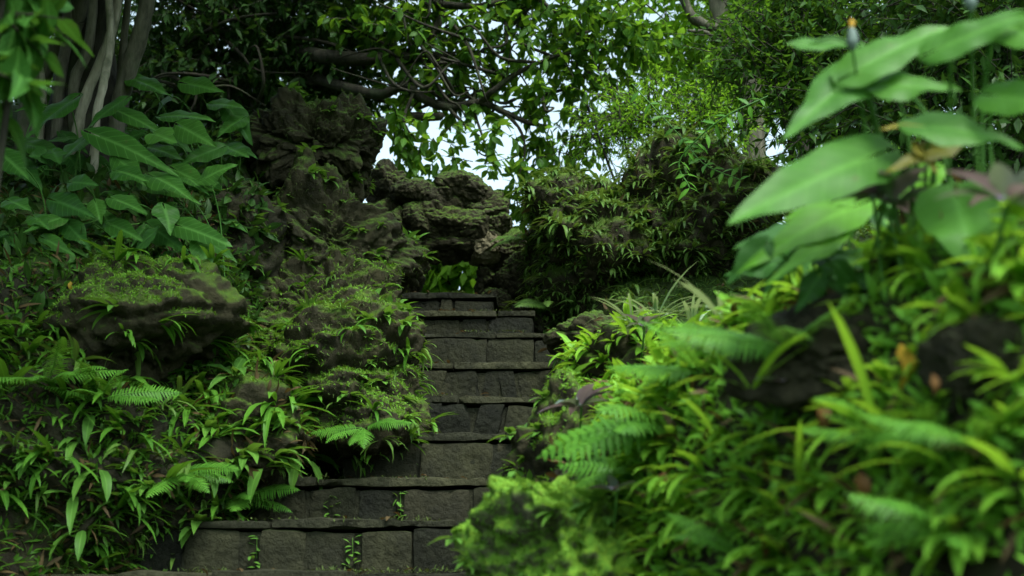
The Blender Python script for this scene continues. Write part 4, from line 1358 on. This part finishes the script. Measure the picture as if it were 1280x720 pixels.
finish(rt, [('trunk', tm, 'bark_mid'), ('crown', cr, 'crown_light'), ('twigs', tw, 'bark')])


def shrub(name, px, py, Y, clusters, mat, label, L, W, seed, prof='leaf2', droop=.2, cat='shrub', group='shrubs behind the banks', per=12, tl=(.15, .4)):
    b = at(px, py, Y)
    b[2] = gz(b[0], b[1])
    root = tree(name, b, label, cat, group)
    st, cr, tw = MB(), MB(), MB()
    for k, (cx, cy, cY, r, n) in enumerate(clusters):
        c = at(cx, cy, cY)
        tube(st, [b - [0, 0, .1], b * .5 + c * .5 + [.06, .05, .06], c, c + (c - b) * .2], [.012, .010, .008, .003], 6, .2, seed + k, 5)
        foliage(cr, tw, c, r, n, per, L, W, droop, prof, seed + k, tl=tl)
    finish(root, [('stem', st, 'bark'), ('crown', cr, mat), ('twigs', tw, 'bark')])


shrub('feathery_shrub', 790, 230, 7.6, [(775, 145, 7.7, .18, 60), (810, 150, 7.6, .24, 90), (860, 145, 7.6, .24, 90), (900, 160, 7.5, .22, 80), (748, 170, 7.7, .10, 30)], 'crown_light', 'fine feathery green shrub on top of the far mound', .055, .014, 1100, per=14)
shrub('dark_shrub', 1000, 300, 5.6, [(960, 60, 5.9, .3, 110), (1010, 110, 5.8, .3, 110), (1060, 40, 5.8, .36, 120), (1000, 0, 6.0, .36, 120), (1060, 170, 5.6, .3, 100), (1120, 100, 5.6, .4, 130), (1120, -30, 5.7, .45, 130)], 'crown_hedge',
      'dense dark shrub behind the right arrowhead plants', .06, .026, 1120)
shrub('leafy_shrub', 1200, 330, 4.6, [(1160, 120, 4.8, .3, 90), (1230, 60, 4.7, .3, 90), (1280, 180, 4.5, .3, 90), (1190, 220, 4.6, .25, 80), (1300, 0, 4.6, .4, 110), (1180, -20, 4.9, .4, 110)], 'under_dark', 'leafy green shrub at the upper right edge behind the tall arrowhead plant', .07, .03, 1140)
shrub('broad_leaved_shrub', 575, 360, 8.9, [(555, 342, 8.8, .16, 30), (590, 338, 8.8, .16, 30), (575, 320, 9.0, .2, 36), (540, 355, 8.8, .12, 20)], 'crown_light', 'broad-leaved shrub in a lit leaf colour seen through the gap of the stone arch', .13, .06, 1160, 'leaf3', per=7)  # lit look put into the paler leaf colour; canopy keeps light off here
shrub('broad_leaved_shrub', 680, 260, 8.6, [(665, 255, 8.6, .12, 14), (705, 225, 8.6, .15, 18), (650, 268, 8.7, .08, 8)], 'crown_mid', 'broad-leaved shrub between the arch and the far mound', .11, .05, 1170, 'leaf3', per=7)
shrub('broad_leaved_shrub', 510, 240, 8.8, [(520, 236, 8.8, .10, 12), (490, 150, 8.9, .12, 12)], 'crown_light', 'broad-leaved shrub between the left outcrop and the arch top', .10, .05, 1180, 'leaf3', per=7)
shrub('overhanging_shrub', -160, 330, 2.6, [(0, 20, 2.5, .08, 7), (-30, 85, 2.3, .10, 8), (-80, 10, 2.5, .2, 16), (30, -10, 2.6, .08, 6)], 'taro', 'light green shrub leaning in at the upper left corner close to the camera', .12, .062, 1190, 'ovate', per=5, tl=(.06, .16))

# trees beyond, all round the garden
for k, (x, y, h, mt) in enumerate([(-3.4, 12.5, 6.5, 'crown_dark'), (-6, 10, 7, 'crown_dark'), (3.6, 13.5, 5.5, 'crown_mid'), (4.6, 10.5, 7, 'crown_mid'), (6, 7, 6.5, 'crown_dark'), (-6, 5.5, 6, 'crown_dark'), (-3.9, 18, 6.0, 'crown_mid'), (4.5, 4.0, 5.5, 'crown_mid'), (6.5, 18, 5, 'crown_light')]):
    z = gz(x, y)
    root = tree('garden_tree', (x, y, z), ['tall tree filling the background far to the left', 'tall dark tree beyond the fig', 'tree closing the view behind the far mound', 'green tree behind the light-leaved one at the right', 'dark tree beyond the right shrubs', 'dark tree on the left bank behind the ferns', 'distant tree left of the sky gap', 'tree rising above the right bank', 'distant pale green tree behind the right shrubs'][k], 'tree', 'trees around the garden')
    tm, cr, tw = MB(), MB(), MB()
    rg = np.random.default_rng(1300 + k)
    tube(tm, [(x, y, z - .3), (x + .1, y, z + h * .35), (x - .1, y + .1, z + h * .7), (x, y, z + h)], [.2, .15, .1, .03], 8, .3, 80 + k, 6)
    for j in range(9):
        c = np.array([x, y, z + h * rg.uniform(.3, .95)]) + np.append(norm(rg.normal(size=2)) * rg.uniform(.4, 1.5), 0)
        tube(tm, [(x, y, c[2] - .5), (c + [x, y, c[2] - .3]) / 2, c], [.05, .04, .015], 6, .2, 90 + k * 10 + j, 4)
        foliage(cr, tw, c, rg.uniform(.6, 1.0), 130, 10, .15, .065, .4, 'leaf2', 1400 + k * 20 + j)
    for j in range(3):
        c = np.array([x + rg.normal(0, .7), y + rg.normal(0, .4), z + .5 + .4 * j])
        foliage(cr, tw, c, .7, 110, 10, .15, .065, .4, 'leaf2', 1700 + k * 20 + j)
    finish(root, [('trunk', tm, 'bark'), ('crown', cr, mt), ('twigs', tw, 'bark')])

# trailing stems with paired leaves at the right of the far mound
for k, (pp, lab) in enumerate([([(790, 105, 6.3), (850, 170, 6.2), (880, 205, 6.1), (925, 225, 6.0)], 'long trailing stem with paired leaves crossing the far mound'),
                               ([(960, 120, 5.4), (900, 150, 5.4), (850, 200, 5.5), (862, 235, 5.5)], 'short trailing stem with paired leaves hanging from the dark shrub')]):
    P = np.array([at(*q) for q in pp])
    mb, sm = MB(), MB()
    tube(sm, P, .004, 5, sub=10)
    t = np.linspace(.05, 1, 13)
    s = np.linspace(0, 1, len(P))
    B = np.stack([np.interp(t, s, P[:, i]) for i in range(3)], -1)
    T = norm(np.stack([np.interp(t, s, np.gradient(P[:, i])) for i in range(3)], -1))
    sd = norm(np.cross(T, [0, -1., .35]))
    root = empty('trailing_stem', P[0])
    tag(root, lab, 'vine', 'trailing stems')
    for sg in (-1, 1):
        leaves(mb, B, sd * sg + T * .4 + rng.normal(0, .22, B.shape), rng.normal(0, .3, B.shape) + [0, -.8, .7], .085 * rng.uniform(.6, 1.1, len(B)), .026, .5, .2, 'leaf3')
    finish(root, [('foliage', mb, 'frond'), ('stem', sm, 'petiole')])

# ------------------------------------------------------------------ light, sky, camera
w = bpy.data.worlds.new('World')
scene.world = w
w.use_nodes = True
nt = w.node_tree
nt.nodes.clear()
EL, ROT = math.radians(58), math.radians(150)
sky = nt.nodes.new('ShaderNodeTexSky')
sky.sky_type = 'NISHITA'
sky.sun_disc = False
sky.sun_elevation, sky.sun_rotation = EL, ROT
sky.dust_density, sky.air_density = 4.0, 1.0
hs = nt.nodes.new('ShaderNodeHueSaturation')
hs.inputs['Saturation'].default_value = .3
bg = nt.nodes.new('ShaderNodeBackground')
bg.inputs[1].default_value = .14
wo = nt.nodes.new('ShaderNodeOutputWorld')
nt.links.new(sky.outputs[0], hs.inputs['Color'])
cloud = mixc(nt, 1.0, hs.outputs[0], (.78, .97, 1.0), 'MULTIPLY')
nt.links.new(cloud, bg.inputs[0])
nt.links.new(bg.outputs[0], wo.inputs[0])
sl = bpy.data.lights.new('sun', 'SUN')
sl.energy, sl.angle, sl.color = 1.5, math.radians(25), (1, .96, .9)
so = bpy.data.objects.new('sun', sl)
COL.objects.link(so)
sdir = Vector((math.sin(ROT) * math.cos(EL), math.cos(ROT) * math.cos(EL), math.sin(EL)))
so.rotation_euler = (-sdir).to_track_quat('-Z', 'Y').to_euler()
so.location = (0, 0, 12)

cam = bpy.data.cameras.new('camera')
cam.sensor_width = 36
cam.lens = F / 1280 * 36
cam.clip_start, cam.clip_end = .05, 1500
cam.dof.use_dof = True
cam.dof.focus_distance = 5.9
cam.dof.aperture_fstop = 2.5
co = bpy.data.objects.new('camera', cam)
COL.objects.link(co)
co.location = (0, 0, CZ)
co.rotation_euler = (PI / 2 + TH, 0, 0)
scene.camera = co

scene.view_settings.view_transform = 'Standard'
scene.view_settings.look = 'None'
scene.view_settings.gamma = 1
scene.view_settings.use_curve_mapping = False
scene.view_settings.exposure = 1.6
cy = scene.cycles
cy.max_bounces, cy.diffuse_bounces, cy.glossy_bounces, cy.transmission_bounces = 6, 5, 2, 5
cy.caustics_reflective = cy.caustics_refractive = False
cy.use_denoising = True
cy.sample_clamp_indirect = 4.0
